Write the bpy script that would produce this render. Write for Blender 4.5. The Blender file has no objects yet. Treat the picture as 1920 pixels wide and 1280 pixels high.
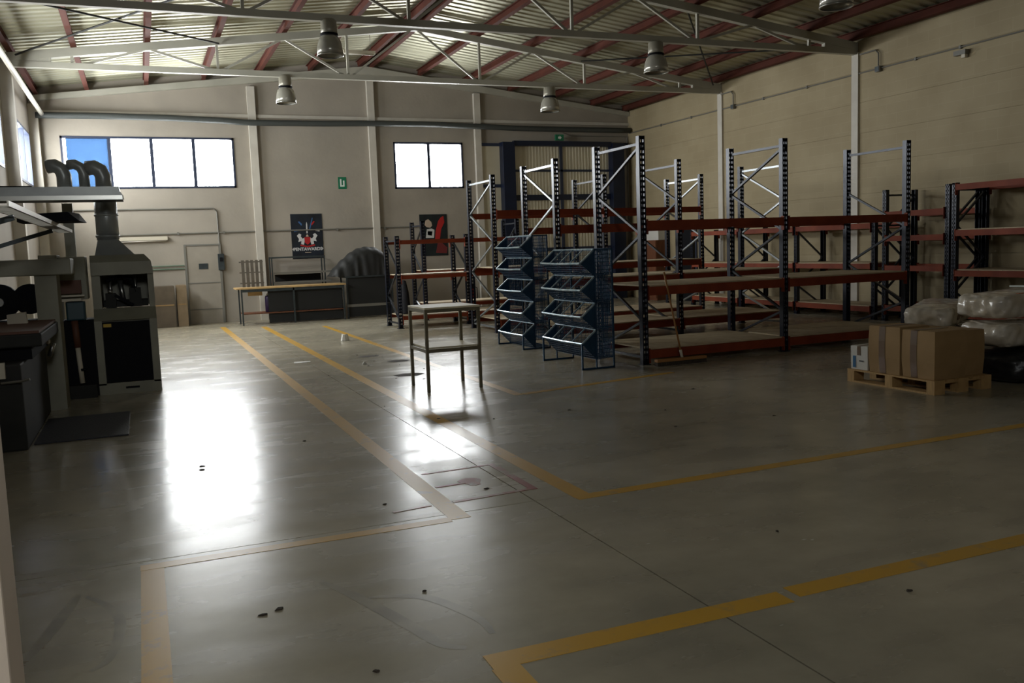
import bpy, math, random
from mathutils import Vector, Matrix
random.seed(11)
scene = bpy.context.scene
COL = scene.collection

# ------------------------------------------------------------------ camera
YAW, PITCH, ROLL, CAM_H, FPX = 0.391517, 0.105253, -0.0363633, 1.64, 1665.16
fwd = Vector((math.sin(YAW) * math.cos(PITCH), math.cos(YAW) * math.cos(PITCH), -math.sin(PITCH)))
rgt = Vector((math.cos(YAW), -math.sin(YAW), 0))
upv = rgt.cross(fwd)
r2 = math.cos(ROLL) * rgt + math.sin(ROLL) * upv
u2 = -math.sin(ROLL) * rgt + math.cos(ROLL) * upv
cam = bpy.data.cameras.new('camera')
cam.sensor_fit = 'HORIZONTAL'; cam.sensor_width = 36.0; cam.lens = FPX / 1920 * 36.0
cam.clip_start = 0.05; cam.clip_end = 200
cam_o = bpy.data.objects.new('camera', cam); COL.objects.link(cam_o)
mw = Matrix.Identity(4)
for i in range(3):
    mw[i][0] = r2[i]; mw[i][1] = u2[i]; mw[i][2] = -fwd[i]
mw[2][3] = CAM_H
cam_o.matrix_world = mw
scene.camera = cam_o

# ------------------------------------------------------------------ sky and exposure
SKY = 38.0
world = bpy.data.worlds.new('overcast_sky'); scene.world = world; world.use_nodes = True
bg = world.node_tree.nodes['Background']
bg.inputs[0].default_value = (1.0, 0.985, 0.95, 1); bg.inputs[1].default_value = SKY
scene.view_settings.view_transform = 'Standard'; scene.view_settings.look = 'None'
scene.view_settings.exposure = 0.13; scene.view_settings.gamma = 1.0
scene.view_settings.use_curve_mapping = False
try:
    scene.cycles.use_denoising = True
    scene.cycles.max_bounces = 10; scene.cycles.diffuse_bounces = 6; scene.cycles.glossy_bounces = 4
    scene.cycles.transparent_max_bounces = 12
    scene.cycles.sample_clamp_indirect = 6.0
    scene.cycles.caustics_reflective = False; scene.cycles.caustics_refractive = False
except Exception:
    pass

# ------------------------------------------------------------------ room numbers (metres)
XL, XR, YB, YF = -2.15, 13.92, 23.9, -1.4
XM = (XL + XR) / 2
TR = [19.22, 14.57, 9.92, 5.27, 0.62]          # truss lines
def zr(x):                                     # top of the rafters
    return 5.56 + (1 - abs(x - XM) / (XR - XM)) * 1.0
WIN_Z = (3.40, 4.65)
LEFT_WINDOWS = [(20.35, 23.35), (15.6, 18.6)]
def portal(name, loc, rot, sx, sy):
    l = bpy.data.lights.new(name, 'AREA'); l.shape = 'RECTANGLE'; l.size = sx; l.size_y = sy
    l.cycles.is_portal = True
    o = bpy.data.objects.new(name, l); COL.objects.link(o); o.location = loc; o.rotation_euler = rot
portal('daylight_portal', (0.43, YB + .02, 4.03), (-math.pi / 2, 0, 0), 3.95, 1.25)
portal('daylight_portal', (7.57, YB + .02, 3.98), (-math.pi / 2, 0, 0), 2.0, 1.25)
for x0, x1 in ((-.4, .8),):
    portal('daylight_portal', ((x0 + x1) / 2, YF - .02, 4.025), (math.pi / 2, 0, 0), x1 - x0, 1.25)
for a, b in LEFT_WINDOWS:
    portal('daylight_portal', (XL - .02, (a + b) / 2, 4.025), (0, -math.pi / 2, 0), 1.25, b - a)

# ------------------------------------------------------------------ helpers
def lin(c):
    return tuple(((v / 255) / 12.92 if v / 255 <= .04045 else ((v / 255 + .055) / 1.055) ** 2.4) for v in c) + (1,)
MATS = {}
def mat(name, c1, rough=.6, metal=0., c2=None, scale=3., bump=0., bscale=40., spec=.5, stretch=None, rvar=0., detail=4):
    """principled material; c1/c2 mixed by an object-space noise"""
    if name in MATS: return MATS[name]
    m = bpy.data.materials.new(name); m.use_nodes = True
    nt = m.node_tree; b = nt.nodes['Principled BSDF']
    b.inputs['Roughness'].default_value = rough; b.inputs['Metallic'].default_value = metal
    b.inputs['Specular IOR Level'].default_value = spec
    b.inputs['Base Color'].default_value = lin(c1)
    if c2 or bump or rvar:
        tc = nt.nodes.new('ShaderNodeTexCoord'); vec = tc.outputs['Object']
        if stretch:
            mp = nt.nodes.new('ShaderNodeMapping'); mp.inputs['Scale'].default_value = stretch
            nt.links.new(vec, mp.inputs['Vector']); vec = mp.outputs['Vector']
        n = nt.nodes.new('ShaderNodeTexNoise'); n.inputs['Scale'].default_value = scale; n.inputs['Detail'].default_value = detail
        nt.links.new(vec, n.inputs['Vector'])
        if c2:
            r = nt.nodes.new('ShaderNodeValToRGB')
            r.color_ramp.elements[0].position = .35; r.color_ramp.elements[0].color = lin(c1)
            r.color_ramp.elements[1].position = .68; r.color_ramp.elements[1].color = lin(c2)
            nt.links.new(n.outputs['Fac'], r.inputs['Fac']); nt.links.new(r.outputs['Color'], b.inputs['Base Color'])
        if rvar:
            mr = nt.nodes.new('ShaderNodeMapRange'); mr.inputs['From Min'].default_value = .3; mr.inputs['From Max'].default_value = .7
            mr.inputs['To Min'].default_value = rough - rvar; mr.inputs['To Max'].default_value = rough + rvar
            nt.links.new(n.outputs['Fac'], mr.inputs['Value']); nt.links.new(mr.outputs['Result'], b.inputs['Roughness'])
        if bump:
            n2 = nt.nodes.new('ShaderNodeTexNoise'); n2.inputs['Scale'].default_value = bscale
            nt.links.new(vec, n2.inputs['Vector'])
            bp = nt.nodes.new('ShaderNodeBump'); bp.inputs['Strength'].default_value = bump; bp.inputs['Distance'].default_value = .02
            nt.links.new(n2.outputs['Fac'], bp.inputs['Height']); nt.links.new(bp.outputs['Normal'], b.inputs['Normal'])
    MATS[name] = m
    return m

class MB:
    def __init__(s): s.v = []; s.f = []; s.smooth = False
    def box(s, x0, x1, y0, y1, z0, z1):
        n = len(s.v)
        s.v += [(x0, y0, z0), (x1, y0, z0), (x1, y1, z0), (x0, y1, z0), (x0, y0, z1), (x1, y0, z1), (x1, y1, z1), (x0, y1, z1)]
        s.f += [tuple(n + i for i in q) for q in ((0, 3, 2, 1), (4, 5, 6, 7), (0, 1, 5, 4), (1, 2, 6, 5), (2, 3, 7, 6), (3, 0, 4, 7))]
        return s
    def hexa(s, pts):                     # 8 corners: bottom 4 ccw, top 4 ccw
        n = len(s.v); s.v += [tuple(p) for p in pts]
        s.f += [tuple(n + i for i in q) for q in ((0, 3, 2, 1), (4, 5, 6, 7), (0, 1, 5, 4), (1, 2, 6, 5), (2, 3, 7, 6), (3, 0, 4, 7))]
        return s
    def bar(s, p, q, w, h, up=(0, 0, 1)):
        p = Vector(p); q = Vector(q); d = (q - p).normalized(); up = Vector(up)
        a = d.cross(up)
        if a.length < 1e-4: a = d.cross(Vector((0, 1, 0)))
        a.normalize(); b = a.cross(d).normalized(); a *= w / 2; b *= h / 2
        return s.hexa([p - a - b, p + a - b, q + a - b, q - a - b, p - a + b, p + a + b, q + a + b, q - a + b])
    def tube(s, pts, r, n=8, cap=True):
        pts = [Vector(p) for p in pts]; base = len(s.v); prev = None
        for i, p in enumerate(pts):
            d = (pts[min(i + 1, len(pts) - 1)] - pts[max(i - 1, 0)]).normalized()
            if prev is None:
                a = d.cross(Vector((0, 0, 1)))
                if a.length < 1e-3: a = d.cross(Vector((0, 1, 0)))
            else: a = prev - d * prev.dot(d)
            a.normalize(); prev = a; b = d.cross(a)
            rr = r[i] if isinstance(r, (list, tuple)) else r
            for k in range(n):
                t = 2 * math.pi * k / n; c = p + a * rr * math.cos(t) + b * rr * math.sin(t); s.v.append(tuple(c))
        for i in range(len(pts) - 1):
            for k in range(n):
                k2 = (k + 1) % n
                s.f.append((base + i * n + k, base + i * n + k2, base + (i + 1) * n + k2, base + (i + 1) * n + k))
        if cap:
            s.f.append(tuple(base + k for k in range(n))[::-1]); s.f.append(tuple(base + (len(pts) - 1) * n + k for k in range(n)))
        s.smooth = s.smooth or n >= 8
        return s
    def lathe(s, prof, c=(0, 0, 0), n=24):
        base = len(s.v)
        for r, z in prof:
            for k in range(n):
                t = 2 * math.pi * k / n; s.v.append((c[0] + r * math.cos(t), c[1] + r * math.sin(t), c[2] + z))
        for i in range(len(prof) - 1):
            for k in range(n):
                k2 = (k + 1) % n
                s.f.append((base + i * n + k, base + i * n + k2, base + (i + 1) * n + k2, base + (i + 1) * n + k))
        s.smooth = True
        return s
    def prism(s, poly, z0, z1, axis='z'):
        """extrude a 2-D polygon; axis y: poly is (x,z) and z0..z1 is y; axis x: poly is (y,z)"""
        n = len(s.v); k = len(poly)
        for z in (z0, z1):
            for a, b in poly:
                s.v.append((a, b, z) if axis == 'z' else ((a, z, b) if axis == 'y' else (z, a, b)))
        s.f.append(tuple(range(n, n + k))[::-1]); s.f.append(tuple(range(n + k, n + 2 * k)))
        for i in range(k):
            j = (i + 1) % k; s.f.append((n + i, n + j, n + k + j, n + k + i))
        return s
    def mesh(s, name, m, bevel=0):
        me = bpy.data.meshes.new(name); me.from_pydata(s.v, [], s.f); me.update()
        import bmesh
        bm = bmesh.new(); bm.from_mesh(me); bmesh.ops.recalc_face_normals(bm, faces=bm.faces)
        if bevel: bmesh.ops.bevel(bm, geom=list(bm.edges), offset=bevel, segments=2, profile=.6, affect='EDGES')
        bm.to_mesh(me); bm.free()
        me.materials.append(m)
        if s.smooth:
            for p in me.polygons: p.use_smooth = len(p.vertices) == 4
        return me
    def build(s, name, m, parent=None, loc=None, bevel=0):
        return put(name, s.mesh(name, m, bevel), parent, loc)

def put(name, me, parent=None, loc=None, rot=None):
    o = bpy.data.objects.new(name, me); COL.objects.link(o)
    if parent: o.parent = parent
    if loc is not None: o.location = loc
    if rot is not None: o.rotation_euler = rot
    return o
def tag(o, label, cat=None, group=None, kind=None):
    if label: o['label'] = label
    if cat: o['category'] = cat
    if group: o['group'] = group
    if kind: o['kind'] = kind
    return o
def thing(name, label, cat, loc=(0, 0, 0), rz=0, group=None):
    o = bpy.data.objects.new(name, None); COL.objects.link(o); o.location = loc; o.rotation_euler = (0, 0, rz)
    o.empty_display_size = .1
    return tag(o, label, cat, group)
def struct(name, label, loc=(0, 0, 0)):
    o = bpy.data.objects.new(name, None); COL.objects.link(o); o.location = loc; o.empty_display_size = .1
    return tag(o, label, None, None, 'structure')

# ------------------------------------------------------------------ materials
def floor_mat():
    m = bpy.data.materials.new('polished_concrete'); m.use_nodes = True; nt = m.node_tree; b = nt.nodes['Principled BSDF']
    L = nt.links.new
    tc = nt.nodes.new('ShaderNodeTexCoord')
    n1 = nt.nodes.new('ShaderNodeTexNoise'); n1.inputs['Scale'].default_value = .55; n1.inputs['Detail'].default_value = 7; n1.inputs['Roughness'].default_value = .62
    L(tc.outputs['Object'], n1.inputs['Vector'])
    r = nt.nodes.new('ShaderNodeValToRGB')
    e = r.color_ramp.elements; e[0].position = .3; e[0].color = lin((144, 138, 120)); e[1].position = .7; e[1].color = lin((194, 184, 160))
    L(n1.outputs['Fac'], r.inputs['Fac'])
    mp = nt.nodes.new('ShaderNodeMapping'); mp.inputs['Scale'].default_value = (1, 2.6, 1); mp.inputs['Rotation'].default_value = (0, 0, .3)
    L(tc.outputs['Object'], mp.inputs['Vector'])
    n2 = nt.nodes.new('ShaderNodeTexNoise'); n2.inputs['Scale'].default_value = 1.3; n2.inputs['Detail'].default_value = 5; n2.inputs['Roughness'].default_value = .5
    L(mp.outputs['Vector'], n2.inputs['Vector'])
    r2_ = nt.nodes.new('ShaderNodeValToRGB'); e = r2_.color_ramp.elements
    e[0].position = .25; e[0].color = (.55, .55, .52, 1); e[1].position = .72; e[1].color = (1, 1, 1, 1)
    L(n2.outputs['Fac'], r2_.inputs['Fac'])
    mx = nt.nodes.new('ShaderNodeMix'); mx.data_type = 'RGBA'; mx.blend_type = 'MULTIPLY'; mx.inputs[0].default_value = .5
    L(r.outputs['Color'], mx.inputs[6]); L(r2_.outputs['Color'], mx.inputs[7])
    L(mx.outputs[2], b.inputs['Base Color'])
    mr = nt.nodes.new('ShaderNodeMapRange'); mr.inputs['From Min'].default_value = .35; mr.inputs['From Max'].default_value = .65
    mr.inputs['To Min'].default_value = .30; mr.inputs['To Max'].default_value = .21
    L(n2.outputs['Fac'], mr.inputs['Value']); L(mr.outputs['Result'], b.inputs['Roughness'])
    bp = nt.nodes.new('ShaderNodeBump'); bp.inputs['Strength'].default_value = .012; bp.inputs['Distance'].default_value = .02
    n3 = nt.nodes.new('ShaderNodeTexNoise'); n3.inputs['Scale'].default_value = 2.2; n3.inputs['Detail'].default_value = 3
    L(tc.outputs['Object'], n3.inputs['Vector']); L(n3.outputs['Fac'], bp.inputs['Height']); L(bp.outputs['Normal'], b.inputs['Normal'])
    b.inputs['Specular IOR Level'].default_value = .5
    return m
def paint_mat(name, col, worn=.5):
    """floor paint, rubbed through to the concrete in patches"""
    m = bpy.data.materials.new(name); m.use_nodes = True; nt = m.node_tree; b = nt.nodes['Principled BSDF']; L = nt.links.new
    tc = nt.nodes.new('ShaderNodeTexCoord')
    n = nt.nodes.new('ShaderNodeTexNoise'); n.inputs['Scale'].default_value = 4.5; n.inputs['Detail'].default_value = 8; n.inputs['Roughness'].default_value = .7
    L(tc.outputs['Object'], n.inputs['Vector'])
    r = nt.nodes.new('ShaderNodeValToRGB'); e = r.color_ramp.elements
    e[0].position = worn - .08; e[0].color = lin((146, 138, 116)); e[1].position = worn + .1; e[1].color = lin(col)
    L(n.outputs['Fac'], r.inputs['Fac']); L(r.outputs['Color'], b.inputs['Base Color'])
    b.inputs['Roughness'].default_value = .33
    return m
def wall_block_mat():
    m = bpy.data.materials.new('painted_block'); m.use_nodes = True; nt = m.node_tree; b = nt.nodes['Principled BSDF']; L = nt.links.new
    tc = nt.nodes.new('ShaderNodeTexCoord')
    sp = nt.nodes.new('ShaderNodeSeparateXYZ'); cb = nt.nodes.new('ShaderNodeCombineXYZ')
    L(tc.outputs['Object'], sp.inputs[0]); L(sp.outputs['Y'], cb.inputs['X']); L(sp.outputs['Z'], cb.inputs['Y'])
    bk = nt.nodes.new('ShaderNodeTexBrick'); bk.inputs['Scale'].default_value = 1.0
    bk.inputs['Brick Width'].default_value = .5; bk.inputs['Row Height'].default_value = .2; bk.inputs['Mortar Size'].default_value = .006
    bk.inputs['Color1'].default_value = lin((170, 156, 124)); bk.inputs['Color2'].default_value = lin((166, 152, 120)); bk.inputs['Mortar'].default_value = lin((173, 159, 128))
    L(cb.outputs[0], bk.inputs['Vector'])
    n = nt.nodes.new('ShaderNodeTexNoise'); n.inputs['Scale'].default_value = 1.1; n.inputs['Detail'].default_value = 6
    L(tc.outputs['Object'], n.inputs['Vector'])
    r = nt.nodes.new('ShaderNodeValToRGB'); e = r.color_ramp.elements; e[0].position = .3; e[0].color = (.86, .84, .8, 1); e[1].position = .65; e[1].color = (1, 1, 1, 1)
    L(n.outputs['Fac'], r.inputs['Fac'])
    mx = nt.nodes.new('ShaderNodeMix'); mx.data_type = 'RGBA'; mx.blend_type = 'MULTIPLY'; mx.inputs[0].default_value = 1
    L(bk.outputs['Color'], mx.inputs[6]); L(r.outputs['Color'], mx.inputs[7]); L(mx.outputs[2], b.inputs['Base Color'])
    bp = nt.nodes.new('ShaderNodeBump'); bp.inputs['Strength'].default_value = .12; bp.inputs['Distance'].default_value = .006
    L(bk.outputs['Fac'], bp.inputs['Height']); bp.invert = True; L(bp.outputs['Normal'], b.inputs['Normal'])
    b.inputs['Roughness'].default_value = .75
    return m
def glass_mat(name, tint, gloss=.06, translucent=0.):
    m = bpy.data.materials.new(name); m.use_nodes = True; nt = m.node_tree; L = nt.links.new
    nt.nodes.remove(nt.nodes['Principled BSDF']); out = nt.nodes['Material Output']
    t = nt.nodes.new('ShaderNodeBsdfTransparent'); t.inputs[0].default_value = tint
    g = nt.nodes.new('ShaderNodeBsdfGlossy'); g.inputs['Roughness'].default_value = .05
    mx = nt.nodes.new('ShaderNodeMixShader'); mx.inputs[0].default_value = gloss
    L(t.outputs[0], mx.inputs[1]); L(g.outputs[0], mx.inputs[2]); src = mx
    if translucent:
        d = nt.nodes.new('ShaderNodeBsdfTranslucent'); d.inputs[0].default_value = tint
        m2 = nt.nodes.new('ShaderNodeMixShader'); m2.inputs[0].default_value = translucent
        L(mx.outputs[0], m2.inputs[1]); L(d.outputs[0], m2.inputs[2]); src = m2
    L(src.outputs[0], out.inputs['Surface'])
    return m
M = dict(
    floor=floor_mat(), scuff=mat('rubber_scuff', (128, 122, 106), .28, c2=(154, 147, 127), scale=5), joint=mat('joint_dirt', (48, 46, 42), .9),
    yellow=paint_mat('yellow_floor_paint', (200, 154, 50), .34), red=paint_mat('red_floor_paint', (140, 48, 48), .43),
    plaster=mat('cream_plaster', (167, 159, 146), .8, c2=(153, 146, 134), scale=.9, bump=.12, bscale=14),
    block=wall_block_mat(),
    jamb=mat('jamb_paint', (222, 206, 188), .7, c2=(212, 196, 178), scale=3),
    column=mat('column_paint', (205, 200, 188), .6, c2=(194, 188, 176), scale=3),
    sheet=mat('galvanised_sheet', (186, 184, 160), .45, .55, c2=(168, 166, 143), scale=.5),
    roof_top=mat('roof_insulation', (120, 118, 112), .9),
    truss=mat('truss_paint', (184, 182, 168), .5, c2=(172, 170, 156), scale=2),
    purlin=mat('red_oxide', (90, 48, 37), .8, c2=(76, 41, 32), scale=2, spec=.2),
    blue_frame=mat('dark_window_frame', (42, 50, 70), .4),
    navy=mat('navy_upright', (25, 31, 46), .32, .25, c2=(20, 25, 38), scale=5),
    navy_brace=mat('navy_brace', (44, 48, 56), .36, .35, c2=(34, 38, 45), scale=5),
    galv=mat('galvanised_brace', (150, 155, 158), .35, .8),
    orange=mat('orange_beam', (138, 62, 34), .6, c2=(118, 50, 28), scale=3, spec=.25),
    board=mat('chipboard', (196, 180, 148), .7, c2=(178, 160, 128), scale=6, bump=.1, bscale=80),
    blue_post=mat('blue_door_steel', (20, 32, 58), .35, .1, c2=(16, 26, 48), scale=3),
    ribbed=mat('ribbed_door_sheet', (214, 206, 182), .5, c2=(204, 196, 170), scale=1.2),
    olive=mat('olive_steel', (112, 104, 82), .45, .2, c2=(96, 90, 70), scale=6),
    tabletop=mat('pale_table_board', (214, 204, 174), .6, c2=(200, 188, 156), scale=5),
    bin_blue=mat('blue_wire', (30, 66, 96), .32, .4, c2=(24, 54, 80), scale=6),
    bin_lip=mat('glint_blue_lip', (168, 184, 192), .25, .4, c2=(110, 138, 154), scale=9),  # rim blue lightened, white glints painted into the base colour
    card=mat('cardboard', (164, 134, 92), .8, c2=(150, 121, 80), scale=4, bump=.05),
    tape=mat('brown_tape', (98, 74, 46), .35),
    white_card=mat('white_card', (214, 212, 204), .6), ink_blue=mat('blue_print', (30, 96, 140), .6), ink_dark=mat('dark_print', (60, 60, 62), .6),
    pallet=mat('pallet_wood', (190, 156, 104), .75, c2=(166, 132, 84), scale=7, stretch=(1, 8, 1)),
    plastic=mat('clear_wrapped_pack', (222, 216, 204), .18, c2=(196, 182, 158), scale=4, bump=.25, bscale=14, spec=.8),
    dark_bag=mat('black_plastic', (38, 38, 40), .35, bump=.4, bscale=9),
    orange_print=mat('orange_print', (196, 92, 36), .5),
    grey_machine=mat('grey_machine_paint', (146, 144, 126), .5, c2=(130, 128, 112), scale=3),
    dark_machine=mat('dark_machine_paint', (48, 48, 45), .6, c2=(38, 38, 36), scale=3, spec=.2),
    black=mat('black_panel', (20, 21, 25), .75, spec=.15), rubber=mat('black_rubber', (30, 30, 40), .6, bump=.2, bscale=60),
    steel=mat('bright_steel', (170, 170, 165), .28, .9), duct=mat('duct_metal', (166, 170, 168), .36, .3, c2=(146, 150, 150), scale=3),
    brown=mat('brown_panel', (92, 56, 38), .6), teal=mat('teal_motor', (24, 58, 66), .4),
    ivory=mat('ivory_plate', (206, 198, 178), .5), red_dark=mat('red_cylinder', (120, 26, 24), .35),
    hose=mat('dark_hose', (66, 70, 68), .6, bump=.25, bscale=50), conduit=mat('grey_conduit', (118, 116, 108), .5), tray=mat('white_tray', (200, 196, 184), .4, .3),
    green_conduit=mat('green_conduit', (104, 126, 108), .5),
    green=mat('sign_green', (20, 112, 78), .5), sign_white=mat('sign_white', (220, 226, 220), .5),
    wood_top=mat('bench_wood', (196, 164, 112), .6, c2=(176, 142, 92), scale=5, stretch=(1, 9, 1)),
    bench_steel=mat('bench_steel', (66, 74, 76), .45, .4, c2=(54, 60, 62), scale=6), tarp=mat('dark_tarp', (34, 35, 34), .6, c2=(26, 27, 27), scale=4, bump=.5, bscale=5),
    dark_panel=mat('dark_hardboard', (30, 31, 30), .8), cloth=mat('dark_blue_cloth', (13, 13, 18), .95, bump=.3, bscale=12),
    fibre=mat('fibre_board', (104, 92, 76), .75, c2=(90, 80, 66), scale=4), old_card=mat('old_cardboard', (142, 124, 98), .8, c2=(126, 108, 84), scale=4),
    grey_slat=mat('weathered_slat', (104, 98, 88), .75, c2=(88, 84, 76), scale=6),
    purple=mat('purple_can', (52, 40, 78), .4), wood_brown=mat('brown_wood', (120, 72, 44), .6, c2=(98, 56, 34), scale=4, stretch=(6, 6, 1)),
    lamp_metal=mat('lamp_housing', (150, 146, 132), .4, .3), lamp_glass=mat('lamp_reflector', (176, 174, 164), .25, .45),
    tube=mat('lamp_tube', (226, 222, 210), .4),
    leaf=mat('dry_scrap', (58, 50, 40), .9), paper=mat('white_paper', (226, 224, 216), .7),
    door_grey=mat('grey_door', (164, 156, 143), .6, c2=(152, 145, 132), scale=2), yellow_label=mat('yellow_label', (196, 160, 40), .5),
    broom_wood=mat('broom_handle', (160, 112, 62), .6), bristle=mat('broom_bristle', (62, 54, 44), .9),
)
GLASS = glass_mat('window_glass', (.96, .98, 1, 1)); FILM = glass_mat('blue_film', (.085, .125, .18, 1), .01, .3)

# ------------------------------------------------------------------ floor
fl = MB().box(XL - .3, XR + .3, YF - .3, YB + .3, -.35, -.012).build('floor', M['joint']); tag(fl, 'polished grey concrete floor slab with saw-cut joints', kind='structure')
JX, JY, g = 2.25, 5.16, .004
for x0, x1 in ((XL - .3, JX - g), (JX + g, XR + .3)):
    for y0, y1 in ((YF - .3, JY - g), (JY + g, YB + .3)):
        MB().box(x0, x1, y0, y1, -.0115, 0).build('floor_slab', M['floor'], fl)
LZ_ = [0]
def line(pts, w, m, name='floor_line'):
    LZ_[0] += 1
    mb = MB(); (x0, y0), (x1, y1) = pts
    d = Vector((x1 - x0, y1 - y0, 0)).normalized(); n = Vector((-d.y, d.x, 0)) * w / 2
    a = Vector((x0, y0, 0)); b = Vector((x1, y1, 0)); t = Vector((0, 0, .0012 + .0001 * LZ_[0])); k = Vector((0, 0, .0002))
    mb.hexa([a - n + k, b - n + k, b + n + k, a + n + k, a - n + t, b - n + t, b + n + t, a + n + t])
    o = mb.build(name, m, fl); return o
for pts, w in (((1.70, 22.2), (1.70, 5.04)), .13), (((2.57, 21.5), (2.57, 5.08)), .13), (((3.80, 20.5), (3.80, 9.05)), .11), \
              (((-.12, 5.05), (1.635, 5.05)), .09), (((-.06, 5.0), (-.06, 1.9)), .115), (((2.51, 5.09), (9.5, 5.19)), .10), \
              (((1.16, 3.18), (2.62, 3.17)), .13), (((2.68, 3.20), (7.5, 3.22)), .12), (((1.21, 3.115), (1.21, 1.5)), .12), (((3.86, 9.08), (6.1, 9.5)), .09):
    line(pts, w, M['yellow'])
for pts, w in (((1.80, 6.20), (2.36, 6.22)), .03), (((2.36, 6.23), (2.36, 5.42)), .055), (((1.77, 5.40), (2.38, 5.44)), .04), (((1.36, 5.37), (1.62, 5.40)), .03), (((1.78, 5.80), (2.0, 5.81)), .03):
    line(pts, w, M['red'], 'red_floor_line')
MB().prism([(2.05 + .075 * math.cos(t) * (1 + .3 * math.sin(3 * t)), 5.82 + .11 * math.sin(t)) for t in [k * .5236 for k in range(12)]], .0002, .0016).build('red_floor_patch', M['red'], fl)

SCUFF = [[(0.72, 4.39), (0.81, 4.19), (0.89, 3.96), (0.99, 3.63), (1.05, 3.42), (1.16, 3.33)], [(0.89, 4.07), (1.03, 4.02), (1.14, 3.94), (1.23, 3.75), (1.28, 3.56), (1.27, 3.38)], [(-0.56, 4.08), (-0.52, 4.24), (-0.47, 4.47), (-0.43, 4.65), (-0.40, 4.84)], [(-0.37, 4.75), (-0.27, 4.57), (-0.21, 4.37), (-0.21, 4.12), (-0.25, 3.91), (-0.33, 3.83)]]
for k, arc in enumerate(SCUFF):
    mb = MB(); w = (.035, .03, .03, .025)[k]; pv = [Vector((x, y, 0)) for x, y in arc]; sm = []
    for i in range(len(pv) - 1):
        p0 = pv[max(i - 1, 0)]; p1 = pv[i]; p2 = pv[i + 1]; p3 = pv[min(i + 2, len(pv) - 1)]
        for q in range(6):
            f = q / 6; sm.append(.5 * ((2 * p1) + (p2 - p0) * f + (2 * p0 - 5 * p1 + 4 * p2 - p3) * f * f + (3 * p1 - p0 - 3 * p2 + p3) * f ** 3))
    for i in range(len(sm) - 1):
        d = (sm[min(i + 1, len(sm) - 1)] - sm[max(i - 1, 0)]).normalized(); n = Vector((-d.y, d.x, 0)) * w * (.35 + .65 * math.sin(math.pi * (i + .5) / len(sm)))
        mb.v += [tuple(sm[i] - n + Vector((0, 0, .0006))), tuple(sm[i] + n + Vector((0, 0, .0006)))]
        if i: b = len(mb.v); mb.f.append((b - 4, b - 2, b - 1, b - 3))
    mb.build('scuff_mark', M['scuff'], fl)
# ------------------------------------------------------------------ walls
def holes_wall(mb, u0, u1, z0, z1, holes, put_box):
    us = sorted({u0, u1, *[h[0] for h in holes], *[h[1] for h in holes]}); zs = sorted({z0, z1, *[h[2] for h in holes], *[h[3] for h in holes]})
    for a, b in zip(us, us[1:]):
        for c, d in zip(zs, zs[1:]):
            if any(h[0] <= (a + b) / 2 <= h[1] and h[2] <= (c + d) / 2 <= h[3] for h in holes): continue
            put_box(a, b, c, d)
WF = [(-.4, .8, 3.40, 4.65)]
WB = [(-1.55, 2.41, 3.41, 4.66), (6.58, 8.57, 3.35, 4.61)]
mb = MB(); holes_wall(mb, XL - .25, XR + .25, 0, 5.5, WB, lambda a, b, c, d: mb.box(a, b, YB, YB + .25, c, d))
mb.prism([(XL - .25, 5.5), (XR + .25, 5.5), (XR + .25, 5.88), (XM, 6.88), (XL - .25, 5.88)], YB, YB + .25, 'y')
wb = mb.build('wall_back', M['plaster']); tag(wb, 'cream plastered gable wall with two high windows', kind='structure')
MB().box(XL, XR, YB - .05, YB, 5.17, 5.25).build('ledge', M['column'], wb)
mb = MB(); LH = [(a, b, *WIN_Z) for a, b in LEFT_WINDOWS]
holes_wall(mb, YF, YB, 0, 5.86, LH, lambda a, b, c, d: mb.box(XL - .25, XL, a, b, c, d))
tag(mb.build('wall_left', M['plaster']), 'cream plastered left side wall with a band of high windows', kind='structure')
wr = MB().box(XR + .012, XR + .3, YF, YB, 0, 5.86).build('wall_right', M['block']); tag(wr, 'beige painted block wall on the right with level courses', kind='structure')
ys = [YF] + TR[::-1] + [YB]
for y0, y1 in zip(ys, ys[1:]):
    z = 0.0; k = 0
    while z < 5.7:
        h = .62 if z + .62 < 5.7 else 5.72 - z
        off = random.uniform(0, .007)
        MB().box(XR - off, XR + .012, y0, y1, z + .003, z + h - .003).build('wall_course', M['block'], wr); z += h
mb = MB(); holes_wall(mb, XL - .25, XR + .25, 0, 5.7, WF, lambda a, b, c, d: mb.box(a, b, YF - .25, YF, c, d)); mb.prism([(XL - .25, 5.7), (XR + .25, 5.7), (XR + .25, 5.88), (XM, 6.88), (XL - .25, 5.88)], YF - .25, YF, 'y')
tag(mb.build('wall_front', M['plaster']), 'cream wall behind the viewer with one high window', kind='structure')
tag(MB().box(XL, -.245, 1.6, 1.75, 0, 3.0).build('wall_partition', M['jamb'], bevel=.006), 'pale partition wall end at the left edge of the view', kind='structure')

# ------------------------------------------------------------------ ceiling
cl = MB()
cl.prism([(XL - .3, 5.80), (XM, 6.80), (XR + .3, 5.80), (XR + .3, 5.95), (XM, 6.98), (XL - .3, 5.95)], YF - .3, YB + .3, 'y')
cl = cl.build('ceiling', M['roof_top']); tag(cl, 'pitched roof lined with ribbed galvanised sheets', kind='structure')
prof = []; P = .25
for k in range(4):
    o = k * P; prof += [(o, 0), (o + .10, 0), (o + .135, .022), (o + .215, .022)]
prof.append((1.0, 0))
def sheet_mesh(sgn):
    mb = MB(); half = XR - XM
    for (y, dz) in prof:
        mb.v.append((0, y, 6.745 + dz)); mb.v.append((sgn * half, y, 5.745 + dz))
    for i in range(len(prof) - 1):
        mb.f.append((2 * i, 2 * i + 1, 2 * i + 3, 2 * i + 2))
    return mb.mesh('roof_sheet', M['sheet'])
for sgn in (-1, 1):
    me = sheet_mesh(sgn)
    for k in range(26):
        put('roof_sheet', me, cl, (XM, YB - 1 - k, 0))
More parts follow.
